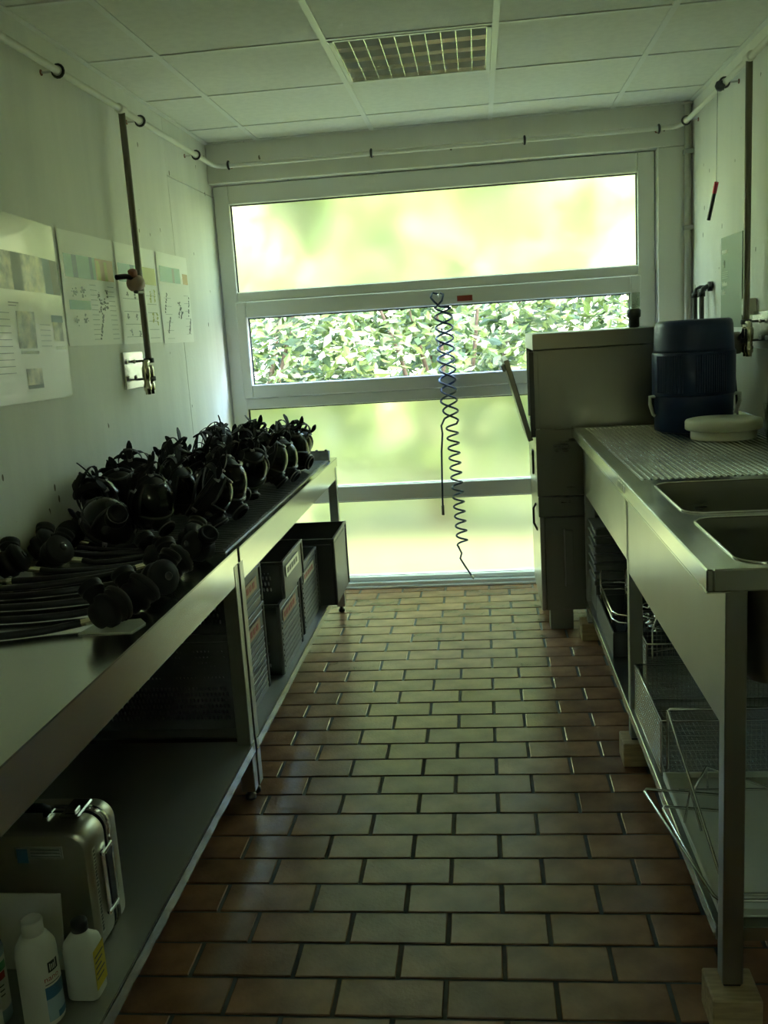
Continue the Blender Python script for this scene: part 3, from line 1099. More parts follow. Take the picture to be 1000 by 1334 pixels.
MB_p.add([(a, c, ZT + .001) for a, c in pp] + [(a, c, ZT + .003) for a, c in pp],
         [(5, 6, 7, 8, 9), (4, 3, 2, 1, 0)] + [(k, (k + 1) % 5, 5 + (k + 1) % 5, 5 + k) for k in range(5)], M_PAPERG)
tag(MB_p.build('plastic_bag'), 'crumpled clear plastic scrap under the nearest demand valve', 'plastic bag')


# ------------------------------------------------------------------ euro crates on the lower shelf
def perforated(b, x0, x1, z0, z1, y, th, nx, nz, ma, hx=.56, hz=.78):
    """panel in the xz plane made of cells with tall hexagonal holes, alternate rows shifted"""
    cw, ch = (x1 - x0) / nx, (z1 - z0) / nz
    for side in (0, 1):
        yy_ = y + th * side
        for r in range(nz):
            off = 0 if r % 2 == 0 else .5
            n_ = nx if off == 0 else nx - 1
            if off:
                for (xa, xb_) in ((x0, x0 + cw / 2), (x1 - cw / 2, x1)):
                    b.add([(xa, yy_, z0 + r * ch), (xb_, yy_, z0 + r * ch), (xb_, yy_, z0 + (r + 1) * ch), (xa, yy_, z0 + (r + 1) * ch)], [(0, 1, 2, 3)], ma)
            for c in range(n_):
                cx, cz = x0 + (c + off + .5) * cw, z0 + (r + .5) * ch
                o_ = [(-.5, -.5), (0, -.5), (.5, -.5), (.5, .5), (0, .5), (-.5, .5)]
                i_ = [(-.5, -.25), (0, -.5), (.5, -.25), (.5, .25), (0, .5), (-.5, .25)]
                vs_ = [(cx + u * cw, yy_, cz + v * ch) for u, v in o_] + [(cx + u * cw * hx, yy_, cz + v * ch * hz) for u, v in i_]
                b.add(vs_, [(k, (k + 1) % 6, 6 + (k + 1) % 6, 6 + k) for k in range(6)], ma)


M_TAN = mat('label_tan', (.46, .40, .30), rough=.5)


def crate(x1, ya, yb, z0, h, label, perf, sticker=None, wid=.60, ma=M_CRATE, ribs=True):
    x0 = max(x1 - wid, XL + .02)
    t_ = thing('crate', ((x0 + x1) / 2, (ya + yb) / 2, z0), label, 'crate', 'plastic crates on the table shelf')
    z1 = z0 + h
    ti = .006
    b = MB()
    b.box(x0 + .012, x1 - .012, ya + .012, yb - .012, z0, z0 + .006, ma)
    if perf:
        for y in (ya + ti, yb - ti - .004):
            b.box(x0 + ti, x1 - ti, y, y + .004, z0, z0 + .028, ma)
            b.box(x0 + ti, x1 - ti, y, y + .004, z1 - .055 if h > .2 else z1 - .03, z1, ma)
            b.box(x0 + ti, x0 + .05, y, y + .004, z0, z1, ma)
            b.box(x1 - .05, x1 - ti, y, y + .004, z0, z1, ma)
    else:
        for y in (ya + ti, yb - ti - .004):
            b.box(x0 + ti, x1 - ti, y, y + .004, z0, z1, ma)
    for x in (x0 + ti, x1 - ti - .004):
        b.box(x, x + .004, ya + ti, yb - ti, z0, z1, ma)
    b.build('body', t_)
    if perf:
        for y in (ya + ti, yb - ti - .004):
            pb = MB()
            zt = z1 - (.055 if h > .2 else .03)
            nz = max(3, int((zt - z0 - .028) / .021))
            perforated(pb, x0 + .05, x1 - .05, z0 + .028, zt, y, .004, 36, nz, ma)
            pb.build('perforated_side', t_)
    for k, zz in enumerate((z1 - .012, z1 - .034) if h > .2 else (z1 - .012,)):
        b = MB()
        e = 0.0 if k == 0 else .003
        for (a0, a1, b0, b1) in ((x0 + e, x1 - e, ya + e, ya + .010), (x0 + e, x1 - e, yb - .010, yb - e), (x0 + e, x0 + .010, ya, yb), (x1 - .010, x1 - e, ya, yb)):
            b.box(a0, a1, b0, b1, zz, zz + (.012 if k == 0 else .006), ma, bev=.0015)
        b.build('rim', t_)
    for (px, py) in ((x1 - .016, ya), (x1 - .016, yb - .016), (x0, ya), (x0, yb - .016)):
        MB().box(px, px + .016, py, py + .016, z0 + .002, z1 - .01, ma, bev=.004).build('corner_post', t_)
    if ribs:
        nr = max(2, int((h - .08) / .022))
        for k in range(nr):
            zz = z0 + .022 + k * .022
            MB().box(x1 - .005, x1 - .001, ya + .03, yb - .03, zz, zz + .009, ma, bev=.001).build('rib', t_)
    if sticker:
        zz = z1 - (.085 if h > .2 else .075)
        st = MB().box(x1 - .002, x1 + .0002, ya + .05, ya + .30, zz, zz + .045, sticker).build('sticker', t_)
        bt = MB()
        for q_ in range(5):
            bt.box(x1 + .0002, x1 + .0008, ya + .07 + q_ * .042, ya + .10 + q_ * .042, zz + .012, zz + .034, M_LRED if sticker is not M_PAPERG else M_PDARK)
        bt.build('lettering', st)['kind'] = 'stuff'
    return t_


crate(-.692, 1.075, 1.455, .202, .335, 'tall perforated grey crate behind the table leg, lower of two', True, M_ORANGE)
crate(-.692, 1.075, 1.455, .5375, .145, 'shallow perforated grey crate on the stack behind the table leg', True, M_ORANGE)
crate(-.660, 1.560, 1.955, .202, .285, 'grey perforated crate with orange sticker under a shallow crate', True, M_ORANGE)
crate(-.648, 1.625, 2.025, .4875, .150, 'shallow grey perforated crate topmost beside the far crates', True, M_PAPERG, ribs=False)
crate(-.668, 2.040, 2.440, .202, .305, 'grey ribbed crate with red sticker next to the last crate', False, M_TAN)
crate(-.588, 2.475, 2.890, .202, .330, 'smooth dark grey crate jutting into the aisle nearest the window', False, None, ma=M_CRATED, ribs=False)

# ------------------------------------------------------------------ near shelf: case, paper, bottles
ZS = .2005
cx0, cx1, cy0, cy1, cz1 = -1.19, -.718, -.085, .065, ZS + .298
cs = thing('metal_case', ((cx0 + cx1) / 2, (cy0 + cy1) / 2, ZS), 'rounded aluminium equipment case standing upright on the near shelf', 'case')


def rounded_slab(b, x0, x1, y0, y1, z0, z1, r, ma, n=6):
    """slab with rounded corners in the xz outline, extruded along y, edge chamfered"""
    pts = []
    for (ccx, ccz, a0) in ((x1 - r, z1 - r, 0), (x0 + r, z1 - r, 90), (x0 + r, z0 + r, 180), (x1 - r, z0 + r, 270)):
        for q_ in range(n + 1):
            a = math.radians(a0 + 90 * q_ / n)
            pts.append((ccx + r * math.cos(a), ccz + r * math.sin(a)))
    k = len(pts)
    mx_, mz_ = (x0 + x1) / 2, (z0 + z1) / 2
    e = .010
    rings = []
    for (yy_, ins) in ((y0, e), (y0 + e * .3, e * .3), (y0 + e, 0), (y1 - e, 0), (y1 - e * .3, e * .3), (y1, e)):
        fx, fz = 1 - ins / ((x1 - x0) / 2), 1 - ins / ((z1 - z0) / 2)
        rings.append([(mx_ + (px - mx_) * fx, yy_, mz_ + (pz - mz_) * fz) for px, pz in pts])
    vs_ = [p for rg_ in rings for p in rg_]
    fs = []
    for j in range(len(rings) - 1):
        for q_ in range(k):
            fs.append((j * k + q_, (j + 1) * k + q_, (j + 1) * k + (q_ + 1) % k, j * k + (q_ + 1) % k))
    b.add(vs_, fs, ma, True)
    b.add(rings[0], [tuple(range(k))], ma)
    b.add(rings[-1], [tuple(reversed(range(k)))], ma)


M_CASE = steel_mat('case_aluminium', (0.52, 0.50, 0.42), 0.36, (120, 4, 120))
b = MB(); rounded_slab(b, cx0, cx1, cy0, cy0 + .088, ZS, cz1, .042, M_CASE); b.build('front_shell', cs)
b = MB(); rounded_slab(b, cx0, cx1, cy0 + .096, cy1, ZS, cz1, .042, M_CASE); b.build('back_shell', cs)
b = MB(); rounded_slab(b, cx0 + .002, cx1 - .002, cy0 + .084, cy0 + .100, ZS + .002, cz1 - .002, .040, M_BLACK); b.build('seam', cs)
b = MB(); rounded_slab(b, cx0 - .003, cx1 + .003, cy0 + .099, cy0 + .108, ZS, cz1 + .003, .044, M_CHROME); b.build('closing_rim', cs)
lt2 = MB().box(-.800, -.755, cy0 + .05, cy0 + .125, cz1, cz1 + .010, M_CHROME, bev=.003).build('latch', cs)
MB().box(-.790, -.765, cy0 + .058, cy0 + .085, cz1 + .010, cz1 + .016, M_CHROME, bev=.002).build('latch_lever', lt2)
hb = MB().tube([(-.985, cy0 + .07, cz1), (-.985, cy0 + .07, cz1 + .014), (-.975, cy0 + .07, cz1 + .018), (-.845, cy0 + .07, cz1 + .018), (-.835, cy0 + .07, cz1 + .014), (-.835, cy0 + .07, cz1)], .010, M_LEATHER, n=8).build('handle', cs)
MB().box(-.838, -.825, cy0 + .05, cy0 + .092, cz1 - .001, cz1 + .006, M_CHROME, bev=.002).build('handle_mount', hb)
sh = MB()
sh.box(cx1, cx1 + .007, cy0 + .045, cy0 + .060, ZS + .075, ZS + .225, M_CHROME, bev=.002)
sh.box(cx1, cx1 + .010, cy0 + .045, cy0 + .095, ZS + .215, ZS + .225, M_CHROME, bev=.002)
sh.box(cx1, cx1 + .010, cy0 + .045, cy0 + .095, ZS + .075, ZS + .085, M_CHROME, bev=.002)
sh = sh.build('side_handle_frame', cs)
MB().box(cx1 + .001, cx1 + .008, cy0 + .062, cy0 + .092, ZS + .087, ZS + .213, M_LEATHER, bev=.003).build('side_handle', sh)
b = MB()
b.box(-.88, -.775, cy0 - .0012, cy0 + .001, ZS + .238, ZS + .265, mat('case_label', (.30, .30, .25), rough=.4))
lbl = b.build('name_label', cs)
b = MB()
b.box(-.876, -.852, cy0 - .002, cy0 - .001, ZS + .228, ZS + .260, M_LBLUE)
for q_ in range(3):
    b.box(-.845, -.78, cy0 - .002, cy0 - .001, ZS + .243 + q_ * .007, ZS + .246 + q_ * .007, M_PDARK)
b.build('lettering', lbl)
b = MB()
b.box(cx1 - .0065, cx1 + .0006, cy0 + .014, cy0 + .028, ZS + .05, ZS + .25, mat('tape_strip', (.62, .62, .54), rough=.5))
tp = b.build('tape_strip', cs)
b = MB()
for q_ in range(24):
    b.box(cx1 + .0006, cx1 + .0012, cy0 + .017, cy0 + .025, ZS + .056 + q_ * .0080, ZS + .056 + q_ * .0080 + random.uniform(.003, .006), M_PDARK)
b.build('lettering', tp)

pa = MB()
pa.box(-1.16, -.832, -.004, 0, 0, .165, M_PAPER)
po = pa.build('paper_sheet')
po.location = (-.95, -.118, ZS)
po.rotation_euler = (math.radians(-7), 0, 0)
tag(po, 'white paper sheet leaning against the metal case', 'paper')


def bottle(name, x, y, prof, cap, ma, label, sx=1.0, sy=1.0, capm=M_WHITE, rot=0, n=28, sq=0):
    t_ = thing(name, (x, y, ZS), label, 'bottle')
    t_.rotation_euler = (0, 0, 0)
    b = MB()
    b.lathe(prof, (x, y, ZS), ma, n=n, sx=sx, sy=sy)
    if sq:
        c0 = Vector((x, y, 0))
        for i_, p in enumerate(b.v):
            d = Vector((p.x - x, p.y - y, 0))
            L_ = d.length
            if L_ > .022:
                a_ = math.atan2(d.y / sy, d.x / sx)
                k_ = (abs(math.cos(a_)) ** sq + abs(math.sin(a_)) ** sq) ** (-1 / sq)
                b.v[i_] = Vector((x + d.x * k_, y + d.y * k_, p.z))
    b.build('body', t_)
    MB().lathe(cap, (x, y, ZS), capm, n=20).build('cap', t_)
    return t_


def wrap_label(t_, x, y, r, a0, a1, z0, z1, ma, name='label', sx=1.0, sy=1.0, n=10, parent=None):
    b = MB()
    vs_ = []
    for q_ in range(n + 1):
        a = math.radians(a0 + (a1 - a0) * q_ / n)
        for (rr_, z) in ((r, z0), (r, z1)):
            vs_.append((x + rr_ * sx * math.cos(a), y + rr_ * sy * math.sin(a), ZS + z))
    b.add(vs_, [(2 * q_, 2 * q_ + 2, 2 * q_ + 3, 2 * q_ + 1) for q_ in range(n)], ma, True)
    return b.build(name, parent or t_, t_.location)


# tall white bottle
bx, by = -.766, -.255
t_ = bottle('detergent_bottle', bx, by, [(.036, 0), (.039, .004), (.039, .145), (.037, .160), (.026, .180), (.019, .185), (.019, .19), (0, .19)],
            [(.0205, .186), (.0205, .212), (.019, .215), (.017, .215), (.016, .208), (0, .208)], M_WHITE,
            'tall white detergent bottle with blue label beside the metal case')
lb1 = wrap_label(t_, bx, by, .0394, -50, 70, .012, .086, M_LSKY)
wrap_label(t_, bx, by, .0397, -50, 70, .060, .086, M_LBLUE, 'label_band', parent=lb1)
wrap_label(t_, bx, by, .0397, -20, 70, .012, .026, M_LBLUE, 'label_band', parent=lb1)
wrap_label(t_, bx, by, .0397, -35, 0, .114, .136, M_BLACK, 'label_emblem', parent=lb1)
wrap_label(t_, bx, by, .0400, -30, -27, .118, .132, M_WHITE, 'emblem_stroke', n=2, parent=lb1)
wrap_label(t_, bx, by, .0400, -24, -21, .118, .130, M_WHITE, 'emblem_stroke', n=2, parent=lb1)
wrap_label(t_, bx, by, .0400, -18, -15, .118, .130, M_WHITE, 'emblem_stroke', n=2, parent=lb1)
wrap_label(t_, bx, by, .0400, -12, -9, .118, .136, M_WHITE, 'emblem_stroke', n=2, parent=lb1)
gv, gf = text_mesh('nano', .017)
b = MB()
b.add([(bx + .0399 * math.cos(math.radians(-50) + v[0] / .0399), by + .0399 * math.sin(math.radians(-50) + v[0] / .0399), ZS + .098 + v[1]) for v in gv], gf, M_LRED)
lo_ = b.build('lettering', lb1, t_.location)
lo_['kind'] = 'stuff'
wrap_label(t_, bx, by, .0397, -48, 0, .0905, .0925, M_PDARK, 'text_line', parent=lb1)
# square canister
qx, qy = -.708, -.185
t_ = bottle('chemical_bottle', qx, qy, [(.030, 0), (.033, .004), (.033, .112), (.030, .124), (.017, .137), (.0145, .141), (.0145, .147), (0, .147)],
            [(.0165, .143), (.0165, .162), (.015, .164), (0, .164)], M_HDPE,
            'squat milky bottle with black cap and yellow label by the shelf edge', capm=M_BLACK, sq=6, sx=1.0, sy=.85)
lb2 = MB().box(qx + .0328, qx + .0336, qy - .024, qy + .024, ZS + .022, ZS + .108, M_LYEL).build('label', t_)
b = MB()
for q_ in range(5):
    b.box(qx + .0336, qx + .034, qy - .02, qy + .018 - (q_ % 3) * .006, ZS + .09 - q_ * .012, ZS + .093 - q_ * .012, M_PDARK)
b.build('lettering', lb2)
# partly cut off bottle with red and green label
rx_, ry_ = -.868, -.262
t_ = bottle('cleaner_bottle', rx_, ry_, [(.032, 0), (.035, .004), (.035, .150), (.033, .158), (.020, .172), (.017, .176), (0, .176)],
            [(.019, .172), (.019, .186), (.017, .188), (0, .188)], M_LSKY, 'pale bottle with red and green label left of the white bottle')
lb3 = wrap_label(t_, rx_, ry_, .0353, -100, 20, .03, .14, M_WHITE)
wrap_label(t_, rx_, ry_, .0356, -90, 10, .112, .130, M_LGREEN, 'label_band', parent=lb3)
wrap_label(t_, rx_, ry_, .0356, -80, 0, .094, .110, M_LRED, 'label_band', parent=lb3)
for q_ in range(3):
    wrap_label(t_, rx_, ry_, .0356, -80, -10, .06 + q_ * .01, .063 + q_ * .01, M_PDARK, 'lettering', parent=lb3)
# jar in the corner
t_ = thing('white_jar', (-.835, -.345, ZS), 'small white round jar with domed lid at the corner in front of the bottles', 'jar')
MB().lathe([(.030, 0), (.033, .004), (.033, .09), (0, .09)], (-.835, -.345, ZS), M_WHITE, n=24).build('body', t_)
MB().lathe([(.035, .085), (.035, .115), (.031, .126), (.018, .131), (0, .132)], (-.835, -.345, ZS), M_WHITE, n=24).build('lid', t_)
#PART3

# ------------------------------------------------------------------ sink unit along the right wall
SX0, SX1, SY0, SY1, SZ = .547, XR - .008, -.022, 2.585, 1.0
sk = thing('sink_unit', (.92, 1.28, 0), 'stainless steel double sink unit with ridged drainboard raised on wood blocks', 'sink')
B1 = (.625, 1.16, .035, .470)     # near basin x0 x1 y0 y1
B2 = (.625, 1.16, .525, .975)     # far basin
b = MB()
T0 = SZ - .006
for (x0, x1, y0, y1) in ((SX0 + .012, SX1, SY0 + .008, B1[2]), (SX0 + .012, SX1, B1[3], B2[2]), (SX0 + .012, SX1, B2[3], 1.04),
                         (SX0 + .012, B1[0], B1[2], B1[3]), (B1[1], SX1, B1[2], B1[3]), (SX0 + .012, B2[0], B2[2], B2[3]), (B2[1], SX1, B2[2], B2[3]),
                         (SX0 + .012, SX0 + .055, 1.04, SY1), (SX1 - .03, SX1, 1.04, SY1), (SX0 + .055, SX1 - .03, 2.50, SY1)):
    b.box(x0, x1, y0, y1, T0 - .003, T0, M_STEEL)
b.box(SX0 + .055, SX1 - .03, 1.04, 2.50, T0 - .008, T0 - .004, M_STEEL)
b.build('worktop', sk)
# corner fillets of the basin openings
for B in (B1, B2):
    bs = MB()
    r, dp, n = .055, .26, 6
    pts = []
    for (cx, cy, a0) in ((B[1] - r, B[3] - r, 0), (B[0] + r, B[3] - r, 90), (B[0] + r, B[2] + r, 180), (B[1] - r, B[2] + r, 270)):
        for q_ in range(n + 1):
            a = math.radians(a0 + 90 * q_ / n)
            pts.append((cx + r * math.cos(a), cy + r * math.sin(a)))
    k = len(pts)
    mx_, my_ = (B[0] + B[1]) / 2, (B[2] + B[3]) / 2
    rings = []
    for (z, s_) in ((T0 + .0005, 1.0), (T0 - .006, .985), (T0 - .03, .975), (T0 - dp + .03, .95), (T0 - dp, .88)):
        rings.append([(mx_ + (x - mx_) * s_, my_ + (y - my_) * s_, z) for x, y in pts])
    vs_ = [p for rg_ in rings for p in rg_]
    fs = [(j * k + q_, j * k + (q_ + 1) % k, (j + 1) * k + (q_ + 1) % k, (j + 1) * k + q_) for j in range(4) for q_ in range(k)]
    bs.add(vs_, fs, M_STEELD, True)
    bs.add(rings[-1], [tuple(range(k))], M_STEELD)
    # corner plates between the rounded bowl and the square cut-out
    for (cx, cy, ox, oy, a0) in ((B[1] - r, B[3] - r, B[1], B[3], 0), (B[0] + r, B[3] - r, B[0], B[3], 90), (B[0] + r, B[2] + r, B[0], B[2], 180), (B[1] - r, B[2] + r, B[1], B[2], 270)):
        arc = [(cx + r * math.cos(math.radians(a0 + 90 * q_ / n)), cy + r * math.sin(math.radians(a0 + 90 * q_ / n)), T0 + .0002) for q_ in range(n + 1)]
        bs.poly([(ox, oy, T0 + .0002)] + arc, M_STEEL)
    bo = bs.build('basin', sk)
    MB().lathe([(.045, .003), (.04, .004), (.03, .001), (0, .001)], (mx_ + .1, my_, T0 - dp), M_CHROME, n=20).build('drain', bo)
    e_ = [(mx_ + (x - mx_) * 1.002, my_ + (y - my_) * 1.002, T0 + .001) for x, y in pts]
    MB().tube(e_, .003, M_STEEL, n=6, closed=True).build('basin_lip', bo)
for q_ in range(30):
    x = SX0 + .070 + q_ * .0205
    MB().tube([(x, 1.06, T0 - .0025), (x, 2.48, T0 - .0025)], .005, M_STEEL, n=6, rr=[.0052, .0052]).build('ridge', sk)
b = MB()                                            # raised front edge and folded rim
b.box(SX0, SX0 + .014, SY0, SY1, SZ - .045, SZ, M_STEEL, bev=.003)
b.box(SX0 + .014, SX1, SY0, SY0 + .010, SZ - .045, SZ, M_STEEL, bev=.003)
b.box(SX0, SX0 + .045, SY0, SY1, SZ - .047, SZ - .044, M_STEEL)
b.build('rim', sk)
MB().box(SX1 - .012, SX1, SY0, SY1, SZ - .02, SZ + .045, M_STEEL, bev=.003).build('upstand', sk)
AX = .588
for (y0, y1, z0) in ((.035, 1.205, .665), (1.210, 2.50, .70)):
    MB().box(AX, AX + .004, y0, y1, z0, SZ - .046, M_STEELV, bev=.001).build('apron_panel', sk)
b = MB()
b.box(SX1 - .03, SX1 - .026, .0, 2.5, .66, SZ - .046, M_STEELV)
b.box(.80, SX1 - .03, .012, .016, .655, SZ - .046, M_STEELV)
b.build('apron_panel', sk)
b = MB()
b.box(AX - .002, SX1 - .02, .045, 2.49, .192, .197, M_STEELD)
b.box(AX - .004, AX, .045, 2.49, .166, .199, M_STEEL, bev=.001)
b.box(AX, SX1 - .02, .042, .046, .166, .197, M_STEEL)
b.build('shelf', sk)
for y in (0.0, 1.19, 2.44):
    for x in (AX, SX1 - .06):
        lg = MB().box(x, x + .042, y, y + .042, .092, SZ - .045, M_STEELV, bev=.002).build('leg', sk)
        MB().box(x + .003, x + .039, y + .003, y + .039, .0855, .094, M_BLACK, bev=.002).build('foot', lg)
for (y, lab) in ((-.04, 'pale wood block under the near front leg of the sink'), (1.165, 'pale wood block under the middle front leg of the sink'),
                 (2.44, 'pale wood block under the far front leg beside the washing machine')):
    bo = MB().box(AX - .028, AX + .072, y, y + .105, 0.0015, .085, M_WOOD, bev=.003).build('wood_block')
    tag(bo, lab, 'wood block', 'wood blocks under the sink legs')
for y in (-.04, 1.165, 2.44):
    bo = MB().box(SX1 - .095, SX1 - .005, y, y + .105, 0.0015, .085, M_WOOD, bev=.003).build('wood_block')
    tag(bo, 'pale wood block under the %s rear leg of the sink by the wall' % ('near' if y < 0 else 'middle' if y < 2 else 'far'), 'wood block', 'wood blocks under the sink legs')

# tape mark on the apron
b = MB()
for q_ in range(3):
    y = .98 + q_ * .05
    b.box(SX0 - .0008, SX0 + .0004, y, y + .035, SZ - .032, SZ - .012, M_PAPERG)
b.build('tape_mark', sk)

# ------------------------------------------------------------------ washing machine (front faces the aisle)
WX0, WX1, WY0, WY1, WZ = .385, 1.00, 2.615, 3.29, 1.428
wm = thing('washing_machine', ((WX0 + WX1) / 2, (WY0 + WY1) / 2, 0), 'tall stainless steel washing machine with its upper door ajar', 'washing machine')
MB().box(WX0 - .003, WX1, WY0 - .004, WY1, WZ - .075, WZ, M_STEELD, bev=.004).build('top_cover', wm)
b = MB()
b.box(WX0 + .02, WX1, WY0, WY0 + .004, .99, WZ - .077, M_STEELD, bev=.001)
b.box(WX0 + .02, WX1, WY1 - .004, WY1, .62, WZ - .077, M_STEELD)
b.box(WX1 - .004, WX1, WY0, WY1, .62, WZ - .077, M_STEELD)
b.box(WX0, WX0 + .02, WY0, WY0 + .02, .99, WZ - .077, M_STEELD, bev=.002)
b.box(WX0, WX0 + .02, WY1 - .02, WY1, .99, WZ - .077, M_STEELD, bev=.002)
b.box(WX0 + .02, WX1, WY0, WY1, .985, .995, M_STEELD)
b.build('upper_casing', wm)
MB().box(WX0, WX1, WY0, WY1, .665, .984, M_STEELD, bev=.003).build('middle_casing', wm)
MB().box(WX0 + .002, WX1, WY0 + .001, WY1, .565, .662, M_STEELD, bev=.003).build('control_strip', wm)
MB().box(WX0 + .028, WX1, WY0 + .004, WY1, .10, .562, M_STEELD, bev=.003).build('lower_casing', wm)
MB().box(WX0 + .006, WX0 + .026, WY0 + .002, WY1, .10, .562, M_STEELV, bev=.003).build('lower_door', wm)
for (x, y) in ((.43, WY0 + .01), (.43, WY1 - .12), (.86, WY0 + .01), (.86, WY1 - .12)):
    MB().box(x, x + .11, y, y + .10, .0015, .10, M_STEELD, bev=.002).build('plinth_foot', wm)
# upper door: hinged low, leaning into the aisle
dr = MB()
dl = .40
ang = math.radians(15)
tf = Matrix.Translation((WX0 - .022, 0, .93)) @ Matrix.Rotation(-ang, 4, 'Y')
dr.box(-.012, .012, WY0 + .03, WY1 - .05, 0, dl, M_STEELD, bev=.003, tf=tf)
dr.box(-.030, -.012, WY0 + .03, WY1 - .05, dl - .05, dl - .012, M_STEELD, bev=.006, tf=tf)
dr = dr.build('upper_door', wm)
MB().box(WX0 - .022, WX0 + .003, WY0 + .006, WY0 + .024, .95, 1.345, M_BLACK, bev=.002).build('door_seal', wm)
MB().box(WX0 - .010, WX0, WY0 + .22, WY0 + .30, .74, .86, M_BLACK, bev=.003).build('control_handle', wm)
MB().tube([(WX0, WY0 + .18, .60), (WX0 - .012, WY0 + .19, .575), (WX0 - .012, WY0 + .19, .50), (WX0 + .006, WY0 + .2, .46)], .006, M_BLACK, n=8).build('door_latch', wm)
b = MB()
b.box(.508, .545, WY0 - .018, WY0 + .002, .23, .50, M_STEELD, bev=.002)
b.box(.502, .508, WY0 - .020, WY0 + .002, .225, .505, M_STEELV, bev=.001)
b.build('side_bracket', wm)

# brush pot standing on the machine
t_ = thing('brush_pot', (.89, 2.92, WZ), 'small black pot with a clear top standing on the washing machine', 'pot')
MB().lathe([(.022, 0), (.026, .004), (.026, .045), (.032, .05), (.034, .08), (.027, .088), (0, .088)], (.89, 2.92, WZ), M_BLACK, n=16).build('pot', t_)
MB().lathe([(.024, .088), (.030, .098), (.030, .165), (.029, .165), (.029, .1), (0, .09)], (.89, 2.92, WZ), M_CLEARP, n=18).build('clear_top', t_)

# ------------------------------------------------------------------ things on the drainboard
ZD = SZ - .0075 + .0040
dx, dy = 1.022, 2.245
bt = thing('plastic_drum', (dx, dy, ZD), 'large navy blue plastic drum with ribbed middle on the drainboard', 'drum')
MB().lathe([(.150, 0), (.158, .006), (.160, .150), (.160, .158), (0, .158)], (dx, dy, ZD), M_BLUE, n=48).build('base', bt)
MB().lathe([(.164, .150), (.167, .156), (.167, .322), (.164, .328), (0, .328)], (dx, dy, ZD), M_BLUE, n=48).build('middle', bt)
MB().lathe([(.163, .325), (.160, .34), (.156, .43), (.151, .448), (.140, .455), (0, .457)], (dx, dy, ZD), M_BLUE, n=48).build('lid', bt)
for k in range(14):
    for base_a in (200, 262):
        a = math.radians(base_a + k * 3.3)
        r = .1665
        p0 = Vector((dx + r * math.cos(a), dy + r * math.sin(a), ZD + .165))
        p1 = p0 + Vector((0, 0, .150))
        MB().tube([p0, p1], .0035, M_BLUE, n=6).build('rib', bt)
for (a, s_) in ((188, 1), (-22, 1)):
    a = math.radians(a)
    c = Vector((dx + .162 * math.cos(a), dy + .162 * math.sin(a), ZD + .148))
    o_ = Vector((math.cos(a), math.sin(a), 0))
    MB().tube([c, c + o_ * .022, c + o_ * .022 + Vector((0, 0, -.03)), c + o_ * .008 + Vector((0, 0, -.075)), c + Vector((0, 0, -.08))], .008, M_WHITE, n=8).build('handle', bt)
lx, ly = 1.065, 1.925
ld = thing('round_container', (lx, ly, ZD), 'shallow round ivory plastic container in front of the blue drum', 'container')
MB().lathe([(.120, 0), (.122, .003), (.122, .040), (0, .040)], (lx, ly, ZD), M_IVORY, n=48).build('skirt', ld)
MB().lathe([(.139, .036), (.143, .040), (.143, .066), (.139, .073), (.128, .076), (0, .077)], (lx, ly, ZD), M_IVORY, n=48).build('top', ld)
cu = thing('clear_cup', (1.215, 1.745, ZD), 'clear plastic cup beside the ivory lid at the wall', 'cup')
MB().lathe([(.038, 0), (.040, .004), (.052, .135), (.054, .138), (.051, .138), (.037, .006), (0, .005)], (1.215, 1.745, ZD), M_CLEARP, n=28).build('cup_wall', cu)

# ------------------------------------------------------------------ under the sink
ZU = .1975
for k in range(6):
    z = ZU + .155 + k * .040
    tr_ = thing('plastic_tray', (.705, 2.34, z), ['lowest', 'second lowest', 'third lowest', 'fourth lowest', 'second highest', 'topmost'][k] + ' grey plastic tray of the stack under the sink', 'tray', 'stacked grey trays')
    MB().box(.605, .805, 2.235, 2.425, z, z + .030, M_CRATE, bev=.006).build('tray_body', tr_)
    MB().box(.596, .820, 2.225, 2.432, z + .030, z + .0395, M_CRATE, bev=.003).build('tray_rim', tr_)
bo = thing('storage_box', (.71, 2.34, ZU), 'dark plastic box under the stack of grey trays', 'box')
MB().box(.605, .83, 2.235, 2.435, ZU, ZU + .13, M_CRATED, bev=.006).build('box_body', bo)
MB().box(.598, .838, 2.228, 2.438, ZU + .13, ZU + .1545, M_CRATED, bev=.004).build('box_lid', bo)
# shallow dark trays in the middle
cr = thing('low_crate', (.74, 1.93, ZU), 'low black open crate under the sink holding chrome fittings', 'crate')
x0, x1, y0, y1, z1 = .600, .90, 1.68, 2.19, ZU + .10
MB().box(x0, x1, y0, y1, ZU, ZU + .006, M_CRATED).build('crate_base', cr)
for (a0, a1, b0, b1) in ((x0, x0 + .006, y0, y1), (x1 - .006, x1, y0, y1), (x0 + .006, x1 - .006, y0, y0 + .006), (x0 + .006, x1 - .006, y1 - .006, y1)):
    MB().box(a0, a1, b0, b1, ZU + .006, z1, M_CRATED, bev=.001).build('crate_side', cr)
